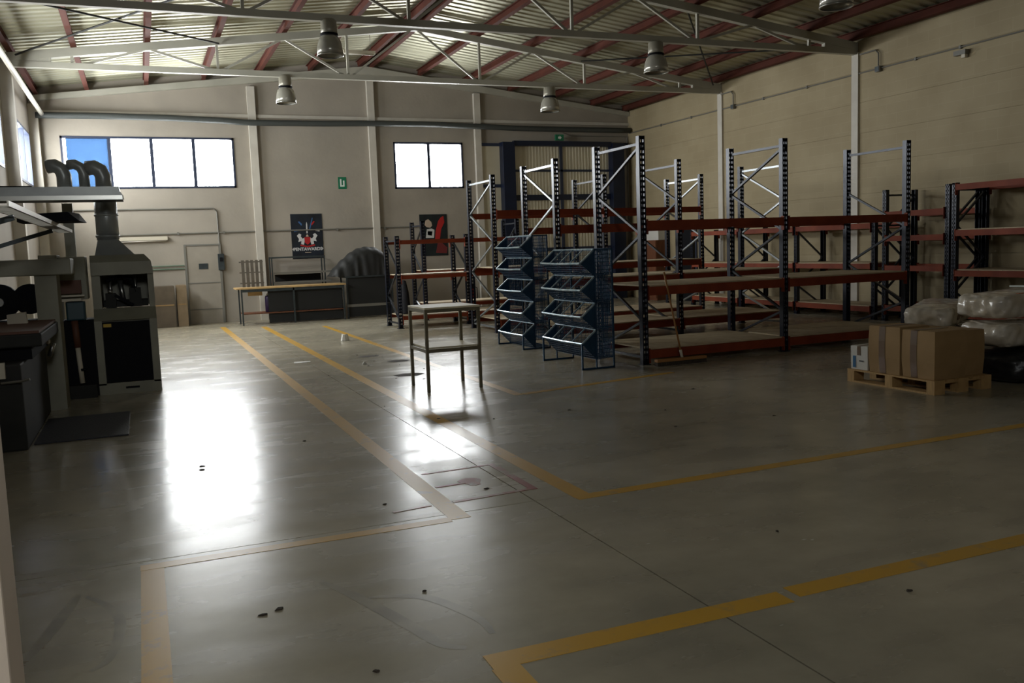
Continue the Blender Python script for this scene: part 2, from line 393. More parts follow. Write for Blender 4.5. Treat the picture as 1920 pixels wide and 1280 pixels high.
# purlins
def purlin_mesh(L):
    mb = MB(); mb.box(-.05, .05, 0, L, 0, .012).box(-.05, .05, 0, L, .148, .16).box(-.006, .006, 0, L, .012, .148)
    return mb.mesh('purlin', M['purlin'])
pm = purlin_mesh(YB - YF)
names = ['nearest the ridge', 'second from the ridge', 'third from the ridge', 'fourth from the ridge', 'fifth from the ridge', 'sixth from the ridge', 'along the wall']
for side, sg in (('left', -1), ('right', 1)):
    for k in range(7):
        x = XM + sg * (.155 + 1.32 * k)
        if k == 6: x = -1.95 if sg < 0 else 13.72
        o = put('purlin', pm, None, (x, YF, zr(x)))
        o.rotation_euler = (0, sg * math.atan(1 / (XR - XM)), 0)
        tag(o, f'red oxide steel purlin under the {side} roof slope, {names[k]}', 'purlin', 'roof purlins')
# trusses
def truss(y, label):
    t = thing('roof_truss', label, 'truss', (XM, y, 0), 0, 'roof trusses')
    H = XR - XM - .02
    for sg in (-1, 1):
        MB().hexa([(0, -.06, 6.42), (sg * H, -.06, 5.40), (sg * H, .06, 5.40), (0, .06, 6.42), (0, -.06, 6.56), (sg * H, -.06, 5.555), (sg * H, .06, 5.555), (0, .06, 6.56)]).build('top_chord', M['truss'], t)
        MB().hexa([(sg * (H - .85), -.045, 5.425), (sg * H, -.045, 5.425), (sg * H, .045, 5.425), (sg * (H - .85), .045, 5.425), (sg * (H - .85), -.045, 5.52), (sg * H, -.045, 5.46), (sg * H, .045, 5.46), (sg * (H - .85), .045, 5.52)]).build('haunch', M['truss'], t)
    MB().box(-H, H, -.055, .055, 5.32, 5.43).build('bottom_chord', M['truss'], t)
    for sg in (-1, 1):
        zt = lambda d: 6.44 - d / H * 1.02
        for d in (1.5, 4.15, 6.8): MB().bar((sg * d, 0, 5.40), (sg * d, 0, zt(d)), .05, .05).build('post', M['truss'], t)
        for a, b in ((.08, 1.40), (2.78, 1.60), (2.88, 4.05), (5.40, 4.25), (5.5, 6.6)):
            MB().bar((sg * a, 0, zt(a)), (sg * b, 0, 5.42), .045, .045).build('diagonal', M['truss'], t)
    return t
tn = ['pale steel roof truss farthest from the viewer, before the gable', 'pale steel roof truss crossing the top of the view', 'pale steel roof truss just above the view', 'pale steel roof truss overhead', 'pale steel roof truss behind the viewer']
for y, n in zip(TR, tn): truss(y, n)
gr = MB()
for sg in (-1, 1):
    H = XR - XM - .02
    gr.hexa([(XM, YB - .14, 6.36), (XM + sg * H, YB - .14, 5.44), (XM + sg * H, YB - .001, 5.44), (XM, YB - .001, 6.36), (XM, YB - .14, 6.56), (XM + sg * H, YB - .14, 5.56), (XM + sg * H, YB - .001, 5.56), (XM, YB - .001, 6.56)])
tag(gr.build('gable_rafter', M['truss']), 'pale steel rafter following the top of the back wall', 'rafter')
rods = [((XL + .3, 19.1, 5.52), (1.77, 14.7, 5.97)), ((1.77, 19.1, 5.91), (XL + .3, 14.7, 5.50)), ((13.6, 19.1, 5.52), (9.9, 14.7, 5.99)), ((9.9, 19.1, 5.93), (13.6, 14.7, 5.50))]
rl = ['from the left wall end of the far truss', 'crossing left above the far truss', 'from the right wall end of the far truss', 'crossing right above the far truss']
for (p, q), n in zip(rods, rl): tag(MB().tube([p, q], .018, 6).build('bracing_rod', M['dark_machine']), f'thin dark diagonal roof bracing rod {n}', 'rod', 'roof bracing rods')

# columns
def column(x0, x1, y0, y1, z1, label): tag(MB().box(x0, x1, y0, y1, 0, z1).build('column', M['column']), label, 'column', 'wall columns')
column(2.80, 2.99, YB - .12, YB, 5.94, 'cream column on the back wall right of the wide window')
column(5.90, 6.08, YB - .12, YB, 6.33, 'cream column on the back wall left of the small window')
column(8.93, 9.11, YB - .12, YB, 5.96, 'cream column on the back wall between the small window and the blue doorway')
for y, n in zip(TR[:4], ('beside the far end of the right block wall', 'on the right block wall under the nearer truss', 'on the right block wall outside the view', 'on the right block wall near the viewer')):
    column(XR - .05, XR + .02, y - .09, y + .09, 5.36, 'white steel column ' + n)
for y, n in zip([23.78] + TR[:4], ('in the far left corner', 'under the left end of the far truss', 'under the left end of the nearer truss', 'on the left wall beside the machines', 'on the left wall near the viewer')):
    column(XL, XL + .20, y - .12, y + .12, 5.36, 'dull cream column ' + n)

# ------------------------------------------------------------------ windows
def window(name, label, axis, u0, u1, z0, z1, at, splits, film=None):
    w = struct(name, label)
    def bx(mb, a, b, c, d, t0, t1):
        return mb.box(a, b, at + t0, at + t1, c, d) if axis == 'y' else mb.box(at - t1, at - t0, a, b, c, d)
    mb = MB(); f = .05
    bx(mb, u0, u1, z0, z0 + f, -.02, .12); bx(mb, u0, u1, z1 - f, z1, -.02, .12); bx(mb, u0, u0 + f, z0, z1, -.02, .12); bx(mb, u1 - f, u1, z0, z1, -.02, .12)
    mb.build('window_frame', M['blue_frame'], w)
    ed = [u0] + splits + [u1]
    for s in splits: bx(MB(), s - .04, s + .04, z0 + f, z1 - f, 0, .1).build('mullion', M['blue_frame'], w)
    for i, (a, b) in enumerate(zip(ed, ed[1:])):
        bx(MB(), a + .03, b - .03, z0 + .04, z1 - .04, .05, .056).build('pane', GLASS, w)
        if film == i: tag(bx(MB(), a + .12, b - .02, z0 + .04, z1 - .04, .035, .045).build('film', FILM, w), 'blue film over the pane')
window('window_1', 'wide high window in the back wall, leftmost pane filmed blue', 'y', *WB[0], YB, [-.49, .46, 1.44], 0)
window('window_2', 'small high two-pane window in the back wall', 'y', *WB[1], YB, [7.575])
window('window_5', 'small high window in the wall behind the viewer', 'y', *WF[0], YF - .12, [.2])
for i, (a, b) in enumerate(LEFT_WINDOWS):
    window(f'window_{i + 3}', 'high three-pane window in the left wall ' + ('by the far corner', 'over the second bay', 'above the machines', 'near the viewer')[i], 'x', a, b, *WIN_Z, XL, [a + (b - a) / 3, a + 2 * (b - a) / 3])

# ------------------------------------------------------------------ roller doorway in the back wall
d2 = struct('door_2', 'tall ribbed sheet doorway between two blue steel posts', (0, YB, 0))
for x0, x1 in ((9.68, 10.05), (13.2, 13.6)): MB().box(x0, x1, -.3, 0, 0, 4.62).build('blue_post', M['blue_post'], d2, bevel=.01)
MB().box(10.05, 13.2, -.25, -.1, 4.52, 4.66).build('header', M['blue_post'], d2)
MB().box(13.6, 13.80, -.2, -.1, 4.58, 4.64).build('header_end', M['blue_post'], d2)
mb = MB(); x = 10.05; pr = []
while x < 13.19: pr += [(x, -.03), (x + .05, -.03), (x + .06, -.038), (x + .09, -.038)]; x += .1
pr += [(13.2, -.03), (13.2, -.01), (10.05, -.01)]
mb.prism(pr, .0, 4.52); mb.build('ribbed_sheet', M['ribbed'], d2)
MB().box(10.05, 13.2, -.10, -.05, 3.80, 3.86).build('rail', M['blue_frame'], d2)
MB().box(10.05, 13.2, -.12, -.05, 2.98, 3.14).build('rail', M['blue_post'], d2)
MB().box(10.05, 13.2, -.10, -.05, 1.5, 1.6).build('rail', M['blue_frame'], d2)
MB().box(11.56, 11.64, -.10, -.05, 0, 4.52).build('mullion', M['blue_frame'], d2)
MB().box(9.11, 9.68, -.08, 0, 4.52, 4.60).build('side_rail', M['blue_frame'], d2)
MB().box(9.11, 9.68, -.08, 0, 3.36, 3.45).build('side_rail', M['blue_frame'], d2)
MB().box(9.11, 9.68, -.03, -.0, 0, 4.52).build('side_sheet', M['ribbed'], d2)

# personnel door, conduits
d1 = struct('door_1', 'plain grey steel door in the back wall framed by conduit', (0, YB, 0))
MB().box(1.08, 1.86, -.04, 0, .0, 1.97).build('door_leaf', M['door_grey'], d1)
mb = MB().box(1.03, 1.08, -.06, 0, 0, 2.01).box(1.86, 1.92, -.06, 0, 0, 2.01).box(1.08, 1.86, -.06, 0, 1.97, 2.01); mb.build('door_frame', M['conduit'], d1)
for z in (.35, 1.02): MB().box(1.08, 1.86, -.05, -.04, z, z + .025).build('door_rib', M['conduit'], d1)
MB().box(1.36, 1.58, -.05, -.04, 1.38, 1.52).build('vent_grille', M['bench_steel'], d1)

# ------------------------------------------------------------------ pallet racks
def upright_mesh(h):
    mb = MB(); w = .09
    mb.box(-w / 2, -w / 2 + .018, 0, .006, 0, h).box(-.009, .009, 0, .006, 0, h).box(w / 2 - .018, w / 2, 0, .006, 0, h)
    z = .05
    while z < h - .03:
        mb.box(-w / 2 + .018, w / 2 - .018, 0, .0055, z, z + .035); z += .07
    mb.box(-w / 2, w / 2, 0, .0055, 0, .05).box(-w / 2, w / 2, 0, .0055, h - .03, h)
    mb.box(-w / 2, -w / 2 + .006, .006, .08, 0, h).box(w / 2 - .006, w / 2, .006, .08, 0, h)
    mb.box(-w / 2 - .02, w / 2 + .02, -.02, .10, 0, .008)
    return mb.mesh('upright', M['navy'])
UP = {}
CONN = MB().box(0, .008, -.006, .056, -.18, .02).mesh('connector', M['orange'])
def rack(label, loc, rz, frames, depth, h, levels, start='near', boards=True, nodes=None, mix=0, bh=.115, last_far=False):
    """frames: x offsets of the frames; levels: (top z, has board)"""
    t = thing('pallet_rack', label, 'shelving rack', loc, rz, 'pallet racks')
    hk = round(h, 2)
    if hk not in UP: UP[hk] = upright_mesh(h)
    zs = nodes or []
    if not zs:
        z = h - .13; s = 0
        while z > .2: zs.append(z); z -= .58
        zs.append(.14)
    br = {}
    for fi, x in enumerate(frames):
        put('upright', UP[hk], t, (x, 0, 0)); put('upright', UP[hk], t, (x, depth, 0), (0, 0, math.pi))
        m = M['navy_brace'] if (fi + mix) % 2 == 0 else M['galv'] if mix == 3 else M['navy_brace']
        MB().bar((x, .05, h - .10), (x, depth - .05, h - .10), .03, .035).build('brace', m, t)
        MB().bar((x, .05, .1), (x, depth - .05, .1), .03, .035).build('brace', m, t)
        near = (start == 'near') ^ (fi % 2 == 1 and start == 'alt')
        lo = 1 if fi == 2 and last_far else 0
        if lo: near = False
        for i in range(lo, len(zs) - 1):
            a = .05 if near else depth - .05; b = depth - .05 if near else .05
            MB().bar((x, a, zs[i]), (x, b, zs[i + 1]), .03, .035, (1, 0, 0)).build('brace', m, t); near = not near
    for x0, x1 in zip(frames, frames[1:]):
        L = x1 - x0 - .09
        for zt, bd in levels:
            for y in (-.03, depth - .02):
                o = MB().box(x0 + .048, x1 - .048, y, y + .05, zt - bh, zt).build('beam', M['orange'], t)
                for xc in (x0 + .046, x1 - .054): put('connector', CONN, o, (xc, y, zt))
            if bd:
                n = 3; bw = L / n
                for k in range(n):
                    MB().box(x0 + .05 + k * bw + .003, x0 + .05 + (k + 1) * bw - .003, .012, depth - .025, zt + .001, zt + .019).build('shelf_board', M['board'], t)
    return t
rack('tall navy and orange pallet rack nearest the viewer, behind the leaning broom', (6.2, 10.3, 0), 0, [0, 2.34, 4.67], 1.32, 3.04, [(.20, 1), (1.05, 1), (1.93, 0)], last_far=True)
rack('tall navy and orange pallet rack in the middle row of three', (6.28, 13.1, 0), 0, [0, 2.33, 4.60], 1.36, 3.04, [(.30, 1), (1.08, 1), (1.97, 0)], start='far', mix=3)
rack('tall navy and orange pallet rack in the farthest row of three', (6.33, 16.0, 0), 0, [0, 2.42, 4.74], 1.40, 3.04, [(.24, 1), (1.25, 1), (2.36, 0)], mix=3)
rack('low red and navy rack in front of the red poster', (5.05, 18.4, 0), 0, [0, 1.56, 3.1], 1.0, 1.97, [(.26, 1), (1.13, 1), (1.88, 0)], start='far', bh=.08)
rack('slim dark rack standing close before the red poster', (6.15, 20.1, 0), 0, [0, 2.4], .95, 2.33, [(.38, 1), (1.16, 1)], bh=.08)
# racks along the right wall face -x : local x -> world +y, local y -> world -x, so depth is built from the wall side
rack('half-height navy rack in the far part of the right wall row', (13.78, 13.14, 0), math.pi / 2, [0, 2.2, 4.14, 6.1], .80, 1.9, [(.25, 1), (1.08, 1), (1.86, 0)], start='far', bh=.1)
rack('narrow four-level rack on the right wall left of the wrapped packs', (13.78, 11.45, 0), math.pi / 2, [0, 1.42], .80, 2.46, [(.30, 0), (1.05, 0), (1.60, 0), (2.05, 0)], bh=.1)
rack('four-level rack on the right wall cut off by the right edge of the view', (13.78, 8.45, 0), math.pi / 2, [0, 1.42, 2.86], .80, 2.47, [(.25, 1), (.97, 1), (1.66, 1), (2.44, 0)], bh=.1)

# ------------------------------------------------------------------ blue wire bin stands
def bin_stand(label, loc, rz, length, depth, tiers, z0, dividers):
    t = thing('wire_bin_stand', label, 'bin stand', loc, rz, 'blue wire bin stands')
    # local: front lip at x=0 facing -x, length along y, back at x=depth
    LX = .21; LZ = .175; P = .352; r = .008
    ztop = z0 + (tiers - 1) * P + LZ
    mb = MB()
    for y in (0, length):
        mb.bar((0, y, 0), (0, y, z0), .022, .022).bar((depth, y, 0), (depth, y, ztop), .022, .022).bar((0, y, .012), (depth, y, .012), .022, .022)
        mb.bar((LX, y, .012), (LX, y, ztop), .018, .018)
    mb.bar((depth, 0, ztop), (depth, length, ztop), .02, .02).bar((depth, 0, .14), (depth, length, .14), .02, .02)
    for y in (0, length): mb.bar((LX, y, ztop), (depth, y, ztop), .018, .018)
    mb.build('frame', M['bin_blue'], t)
    for k in range(tiers):
        z = z0 + k * P
        lip = MB().tube([(0, 0, z), (0, length * .5, z - .008), (0, length, z)], .014, 6).tube([(LX, 0, z + LZ), (LX, length, z + LZ)], .013, 6)
        for y in (0, length): lip.bar((0, y, z), (LX, y, z + LZ), .018, .018)
        b = lip.build('basket_rim', M['bin_lip'], t)
        for q in range(dividers[k % len(dividers)]):
            y = length * (q + 1) / (dividers[k % len(dividers)] + 1)
            MB().bar((0, y, z), (LX, y, z + LZ), .014, .016).build('divider', M['bin_lip'], b)
        # front mesh of the basket slopes from the lip back to the rim below
        zb = z + LZ - P if k else z - .22
        w = MB(); n = int(length / .045)
        for i in range(n + 1):
            y = length * i / n; w.bar((0, y, z), (LX, y, zb), .006, .006)
        for i in range(1, 6):
            f = i / 6; w.bar((LX * f, 0, z + (zb - z) * f), (LX * f, length, z + (zb - z) * f), .006, .006)
        w.build('wire_front', M['bin_blue'], t)
        # basket floor behind
        w = MB()
        for i in range(n + 1):
            y = length * i / n; w.bar((LX, y, zb), (depth, y, zb + .02), .006, .006)
        for i in range(5):
            x = LX + (depth - LX) * i / 4; w.bar((x, 0, zb + .005 * i), (x, length, zb + .005 * i), .006, .006)
        w.build('basket_floor', M['bin_blue'], t)
        for y in (0, length):
            sp = MB().prism([(0, z), (LX, z + LZ), (LX, zb)], y - .002, y + .002, 'y'); sp.build('side_gusset', M['bin_blue'], t)
    # wire sides and back
    for nm, y in (('wire_side', 0), ('wire_side', length)):
        w = MB(); x = LX
        while x < depth: w.bar((x, y, .14), (x, y, ztop), .008, .006); x += .02
        z = .16
        while z < ztop: w.bar((LX, y, z), (depth, y, z), .006, .008); z += .05
        w.build(nm, M['bin_blue'], t)
    w = MB(); n = int(length / .04)
    for i in range(n + 1): w.bar((depth, length * i / n, .14), (depth, length * i / n, ztop), .005, .005)
    z = .16
    while z < ztop: w.bar((depth, 0, z), (depth, length, z), .005, .005); z += .07
    w.build('wire_back', M['bin_blue'], t)
    return t
bin_stand('blue wire bin stand with four divided tiers, nearer of the pair', (5.27, 10.36, 0), 0, 1.22, .47, 4, .347, [3, 3, 3, 3])
bin_stand('taller narrower blue wire bin stand with five tiers, farther of the pair', (5.57, 13.02, 0), 0, 1.05, .47, 5, .235, [1, 0, 0, 0, 1])

# ------------------------------------------------------------------ steel side table
t = thing('work_table', 'small square steel table with a pale top and lower shelf', 'table', (2.97, 9.80, 0))
W_, D_, Hh = .68, .68, .985
for x in (0, W_ - .035):
    for y in (0, D_ - .035): MB().box(x, x + .035, y, y + .035, 0, Hh - .02).build('leg', M['olive'], t)
for z, n in ((Hh - .02, 'table_top'), (.50, 'lower_shelf')):
    a = .0 if n == 'table_top' else .0353
    p = MB().box(a, W_ - a, a, D_ - a, z, z + .02).build(n, M['tabletop'], t)
    q = MB()
    q.box(.0353, W_ - .0353, .003, .028, z - .04, z - .0005).box(.0353, W_ - .0353, D_ - .028, D_ - .003, z - .04, z - .0005).box(.003, .028, .0353, D_ - .0353, z - .04, z - .0005).box(W_ - .028, W_ - .003, .0353, D_ - .0353, z - .04, z - .0005)
    q.build('apron', M['olive'], p)

# ------------------------------------------------------------------ push broom
t = thing('push_broom', 'wide push broom with a wooden handle leaning on the nearest rack', 'broom', (6.62, 10.10, 0))
MB().box(-.39, .39, -.04, .04, .05, .09).build('broom_head', M['broom_wood'], t, bevel=.008)
mb = MB()
for i in range(39):
    x = -.38 + i * .02; mb.hexa([(x - .008, -.045, 0), (x + .008, -.045, 0), (x + .008, .045, 0), (x - .008, .045, 0), (x - .006, -.03, .05), (x + .006, -.03, .05), (x + .006, .03, .05), (x - .006, .03, .05)])
mb.build('bristles', M['bristle'], t)
MB().tube([(.02, .0, .08), (-.14, .16, 1.24)], .013, 8).build('handle', M['broom_wood'], t)
MB().tube([(.021, -.001, .075), (.005, .014, .19)], .019, 8).build('socket', M['ivory'], t)

# ------------------------------------------------------------------ pallet with cartons
t = thing('pallet', 'pale wooden pallet carrying the brown cartons', 'pallet', (7.30, 6.56, 0))
for x in (0, .3275, .655):
    MB().box(x, x + .145, 0, 1.2, 0, .018).build('bottom_board', M['pallet'], t)
    for y in (0, .55, 1.1): MB().box(x, x + .145, y, y + .10, .018, .110).build('block', M['pallet'], t)
for y in (0, .55, 1.1): MB().box(0, .8, y, y + .10, .110, .127).build('stringer', M['pallet'], t)
for k, (x, w) in enumerate(((0, .145), (.17, .1), (.3275, .145), (.53, .1), (.655, .145))): MB().box(x, x + w, 0, 1.2, .127, .144).build('deck_board', M['pallet'], t)
def carton(label, loc, rz, w, d, h, bulge, tape_x=None, tape_y=None, m='card', flap=True):
    t = thing('carton', label, 'box', loc, rz, 'cartons on the pallet')
    mb = MB(); b = bulge
    lv = [(0, .0), (.35 * h, b), (.7 * h, b), (h, 0.006)]
    ring = lambda o: [(-o, -o), (w * .5, -o * 1.5), (w + o, -o), (w + o * 1.5, d * .5), (w + o, d + o), (w * .5, d + o * 1.5), (-o, d + o), (-o * 1.5, d * .5)]
    for z, o in lv:
        for p in ring(o): mb.v.append((p[0], p[1], z))
    for i in range(3):
        for k in range(8):
            k2 = (k + 1) % 8; mb.f.append((i * 8 + k, i * 8 + k2, i * 8 + 8 + k2, i * 8 + 8 + k))
    mb.f.append(tuple(range(8))[::-1]); mb.f.append(tuple(range(24, 32)))
    mb.build('carton_body', M[m], t)
    f = MB().box(.004, w - .004, .004, d * .5 - .003, h, h + .004).box(.004, w - .004, d * .5 + .003, d - .004, h, h + .004); f.build('flap', M[m], t)
    o = b * 1.5 + .003
    if tape_y is not None:    # tape band on the -x face and over the top
        y = tape_y
        mb = MB(); tw = .042
        prv = None
        for z, off in lv:
            cur = (-off * 1.5 - .002, z)
            if prv: mb.hexa([(prv[0] - .001, y - tw, prv[1]), (prv[0], y - tw, prv[1]), (prv[0], y + tw, prv[1]), (prv[0] - .001, y + tw, prv[1]), (cur[0] - .001, y - tw, cur[1]), (cur[0], y - tw, cur[1]), (cur[0], y + tw, cur[1]), (cur[0] - .001, y + tw, cur[1])])
            prv = cur
        mb.box(-.01, w, y - tw, y + tw, h + .004, h + .006); mb.build('tape', M['tape'], t)
    return t
carton('big brown carton with dark tape at the near corner of the pallet', (7.34, 6.60, .145), 0, .42, .40, .49, .012, tape_y=.25)
carton('big brown carton with dark tape in the middle of the pallet side', (7.33, 7.04, .145), .03, .42, .40, .505, .012, tape_y=.22)
carton('plain brown carton behind the near corner carton', (7.79, 6.66, .145), -.03, .29, .42, .47, .01)
carton('plain brown carton at the back of the pallet', (7.80, 7.12, .145), .02, .28, .42, .46, .01)
c = carton('small white carton with blue and grey print on the pallet', (7.34, 7.50, .145), .05, .28, .23, .26, .003, m='white_card')
MB().box(-.009, -.0075, .16, .20, .02, .15).build('blue_print', M['ink_blue'], c); MB().box(-.009, -.0075, .05, .11, .09, .105).build('grey_print', M['ink_dark'], c)
MB().box(-.009, -.0075, .09, .14, .16, .262).build('tape', M['tape'], c); MB().box(-.006, .28, .09, .14, .2645, .2655).build('tape', M['tape'], c)

# ------------------------------------------------------------------ wrapped packs
def pack(name, label, loc, rz, tilt, sx, sy, sz, m, seed, group, cat='package', folds=.035, parts=()):
    rnd = random.Random(seed); t = thing(name, label, cat, loc, rz, group); t.rotation_euler = (tilt[0], tilt[1], rz)
    nx, ny, nz = 40, 26, 10; mb = MB(); idx = {}
    def P(i, j, k):
        if (i, j, k) in idx: return idx[(i, j, k)]
        u, v, w = i / nx * 2 - 1, j / ny * 2 - 1, k / nz * 2 - 1
        p = 5.0; s = (abs(u) ** p + abs(v) ** p + abs(w) ** p) ** (1 / p); s = max(abs(u), abs(v), abs(w)) / s if s else 1
        q = folds * (1.1 * abs(math.sin(u * 11 + seed + 1.1 * math.sin(v * 3 + w * 2))) - .9 + .5 * abs(math.sin(v * 9 + u * 4 + seed)) + .35 * math.sin(w * 9 + u * 17 + 2 * math.sin(v * 7)))
        f = s * (1 + q)
        lump = 1 + .10 * math.sin(u * 3.1 + seed) * math.cos(v * 2.3 + seed * .7)
        idx[(i, j, k)] = len(mb.v); mb.v.append((u * f * sx / 2, v * f * sy / 2, (w * f * (lump if w > 0 else 1) + 1) * sz / 2)); return idx[(i, j, k)]
    for i in range(nx):
        for j in range(ny):
            mb.f.append((P(i, j, 0), P(i, j + 1, 0), P(i + 1, j + 1, 0), P(i + 1, j, 0))); mb.f.append((P(i, j, nz), P(i + 1, j, nz), P(i + 1, j + 1, nz), P(i, j + 1, nz)))
        for k in range(nz):
            mb.f.append((P(i, 0, k), P(i + 1, 0, k), P(i + 1, 0, k + 1), P(i, 0, k + 1))); mb.f.append((P(i, ny, k), P(i, ny, k + 1), P(i + 1, ny, k + 1), P(i + 1, ny, k)))
    for j in range(ny):
        for k in range(nz):
            mb.f.append((P(0, j, k), P(0, j, k + 1), P(0, j + 1, k + 1), P(0, j + 1, k))); mb.f.append((P(nx, j, k), P(nx, j + 1, k), P(nx, j + 1, k + 1), P(nx, j, k + 1)))
    mb.smooth = True
    mb.build('wrapping', M[m], t)
    for nm, mm, b in parts: MB().box(*b).build(nm, M[mm], t, bevel=.004)
    return t
pack('black_sack', 'big black plastic sack on the floor beneath the wrapped packs', (9.0, 7.0, 0), .1, (0, 0), 1.25, 1.0, .32, 'dark_bag', 3, None, 'sack', .03)
pack('black_sack', 'black plastic sack under the packs behind the cartons', (9.3, 8.3, 0), -.2, (0, 0), 1.1, 1.0, .44, 'dark_bag', 8, None, 'sack', .03)
GP = 'wrapped packs on black sacks'
pack('wrapped_pack', 'clear wrapped white pack lowest of the stack beside the cartons', (8.95, 7.0, .36), .12, (0, .03), 1.15, .62, .27, 'plastic', 1, GP)
pack('wrapped_pack', 'clear wrapped white pack with brown and orange bands on top of the stack', (9.02, 7.05, .685), .05, (0, -.02), 1.2, .66, .27, 'plastic', 5, GP,
     parts=(('brown_band', 'tape', (.1, .62, -.335, -.325, .10, .15)), ('orange_patch', 'orange_print', (-.25, .05, -.25, .0, .262, .268))))
pack('wrapped_pack', 'clear wrapped pack lying behind the cartons, farther left', (9.3, 8.3, .50), .5, (0, -.05), 1.25, .6, .26, 'plastic', 9, GP,
     parts=(('brown_band', 'tape', (-.4, .5, -.305, -.295, .09, .15)),))
tag(MB().box(-.22, .22, -.14, .14, 0, .02).build('white_tray', M['sign_white'], None, (9.25, 7.0, .985), bevel=.006), 'flat white plastic piece on top of the wrapped packs', 'tray').rotation_euler = (0, .05, .2)
# ------------------------------------------------------------------ benches and stored things by the back wall
t = thing('workbench', 'long wooden-topped workbench against the back wall', 'workbench', (2.15, 22.15, 0))
MB().box(-.08, 2.56, 0, .75, .87, .905).build('bench_top', M['wood_top'], t)
for x in (.02, 1.25, 2.48):
    for y in (.02, .70): MB().box(x, x + .035, y, y + .035, 0, .87).build('leg', M['bench_steel'], t)
MB().box(.056, 2.479, .06, .69, .26, .285).build('lower_shelf', M['wood_brown'], t)
MB().box(.056, 2.479, .02, .05, .80, .868).build('apron', M['bench_steel'], t)
MB().box(.66, 2.47, .10, .12, .30, .80).build('back_panel', M['dark_panel'], t)
MB().box(.66, 2.47, .10, .12, .03, .255).build('lower_panel', M['dark_panel'], t)
tag(MB().box(.0, .34, 0, .02, 0, .16).build('yellow_board', M['wood_top'], None, (2.35, 22.35, .70)), 'small yellowish board hung under the left end of the workbench', 'board')
c = thing('canister', 'purple canister with a grey cap on the bench shelf', 'can', (2.82, 22.4, .286))
MB().lathe([(0, 0), (.075, 0), (.075, .36), (.06, .40), (0, .40)], n=16).build('body', M['purple'], c); MB().lathe([(0, .40), (.03, .40), (.03, .45), (0, .45)], n=12).build('cap', M['steel'], c)
# slatted crate standing on the bench against the wall
c = thing('slatted_crate', 'grey slatted crate standing on the left of the workbench', 'crate', (2.28, 22.75, .906))
for x in (0, .11, .22, .33, .44): MB().box(x, x + .07, 0, .02, 0, .66).build('slat', M['grey_slat'], c)
for z in (.08, .34, .60): MB().box(-.05, .52, .02, .04, z, z + .03).build('crossbar', M['grey_slat'], c)
# steel frame behind the bench
c = thing('shelving_unit', 'tall dark steel shelving frame behind the workbench', 'shelf', (3.06, 23.2, 0))
for x in (0, 1.33):
    for y in (0, .4): MB().box(x, x + .03, y, y + .03, 0, 1.58).build('post', M['bench_steel'], c)
for y in (0, .4): MB().box(0, 1.36, y, y + .03, 1.58, 1.62).build('top_rail', M['bench_steel'], c)
for z in (1.18, .94): MB().box(.03, 1.5, -.03, -.001, z, z + .05).build('shelf_rail', M['conduit'], c); MB().box(.03, 1.33, .03, .4, z, z + .02).build('shelf', M['wood_brown'], c)
MB().box(.12, 1.3, .38, .40, .98, 1.16).build('back_panel', M['dark_panel'], c)
# dark steel bench and covered machine
c = thing('steel_bench', 'dark panelled steel bench under the covered machine', 'workbench', (4.75, 22.3, 0))
for x in (0, 1.17):
    for y in (0, .7): MB().box(x, x + .035, y, y + .035, 0, 1.03).build('leg', M['bench_steel'], c)
MB().box(-.03, 1.24, -.03, .77, 1.03, 1.07).build('bench_top', M['bench_steel'], c)
MB().box(.036, 1.169, .01, .03, .04, 1.03).build('front_panel', M['dark_panel'], c)
MB().box(0, 1.2, -.002, -.0005, .29, .36).build('rail', M['conduit'], c)
prf = [(4.42, 1.10), (4.55, 1.28), (4.75, 1.48), (5.0, 1.68), (5.2, 1.77), (5.42, 1.80), (5.64, 1.76), (5.78, 1.66), (5.84, 1.45), (5.86, 1.10)]
def top_z(x):
    for (a, za), (b, zb) in zip(prf, prf[1:]):
        if x <= b: return za + (zb - za) * (x - a) / (b - a)
    return 1.10
mb = MB(); NX, NV = 48, 12
sec = [(22.30, 0), (22.31, .2), (22.33, .45), (22.36, .68), (22.41, .86), (22.50, .96), (22.62, 1.0), (22.78, 1.0), (22.92, .95), (23.0, .8), (23.04, .4), (23.05, 0)]
for i in range(NX + 1):
    x = 4.42 + 1.44 * i / NX; zt_ = top_z(x)
    for y, f in sec:
        k = (1 - f) * .014 * math.sin(i * .75 + 1.3 * math.sin(i * .31)) + .01 * math.sin(i * .8 + y * 11)
        mb.v.append((x - 5.1, y - 22.7 + (k if y < 22.7 else -k), max(1.072, 1.072 + (zt_ - 1.072) * f + .012 * math.sin(i * .9 + f * 5) * f)))
for i in range(NX):
    for q in range(NV - 1): mb.f.append((i * NV + q, i * NV + NV + q, i * NV + NV + 1 + q, i * NV + 1 + q))
mb.f.append(tuple(range(NV))); mb.f.append(tuple(range(NX * NV, NX * NV + NV))[::-1]); mb.smooth = True
tag(mb.build('tarpaulin_cover', M['tarp'], None, (5.1, 22.7, 0)), 'dark tarpaulin draped over a humped machine on the steel bench', 'cover')
# dark clothes on the low rack
mb = MB()
for i in range(13):
    a = i / 12 * 2 * math.pi
    for z, r in ((.30, .20), (.45, .23), (.75, .19), (1.0, .10), (1.02, .01)):
        mb.v.append((r * .55 * math.cos(a) * (1 + .18 * math.sin(5 * a)), r * math.sin(a) * (1 + .15 * math.cos(4 * a)), z))
for i in range(12):
    for k in range(4): mb.f.append((i * 5 + k, i * 5 + 5 + k, i * 5 + 6 + k, i * 5 + 1 + k))
mb.smooth = True
tag(mb.build('hanging_coat', M['cloth'], None, (5.27, 18.85, 0)), 'dark blue work coat hanging inside the left end of the low rack', 'coat')
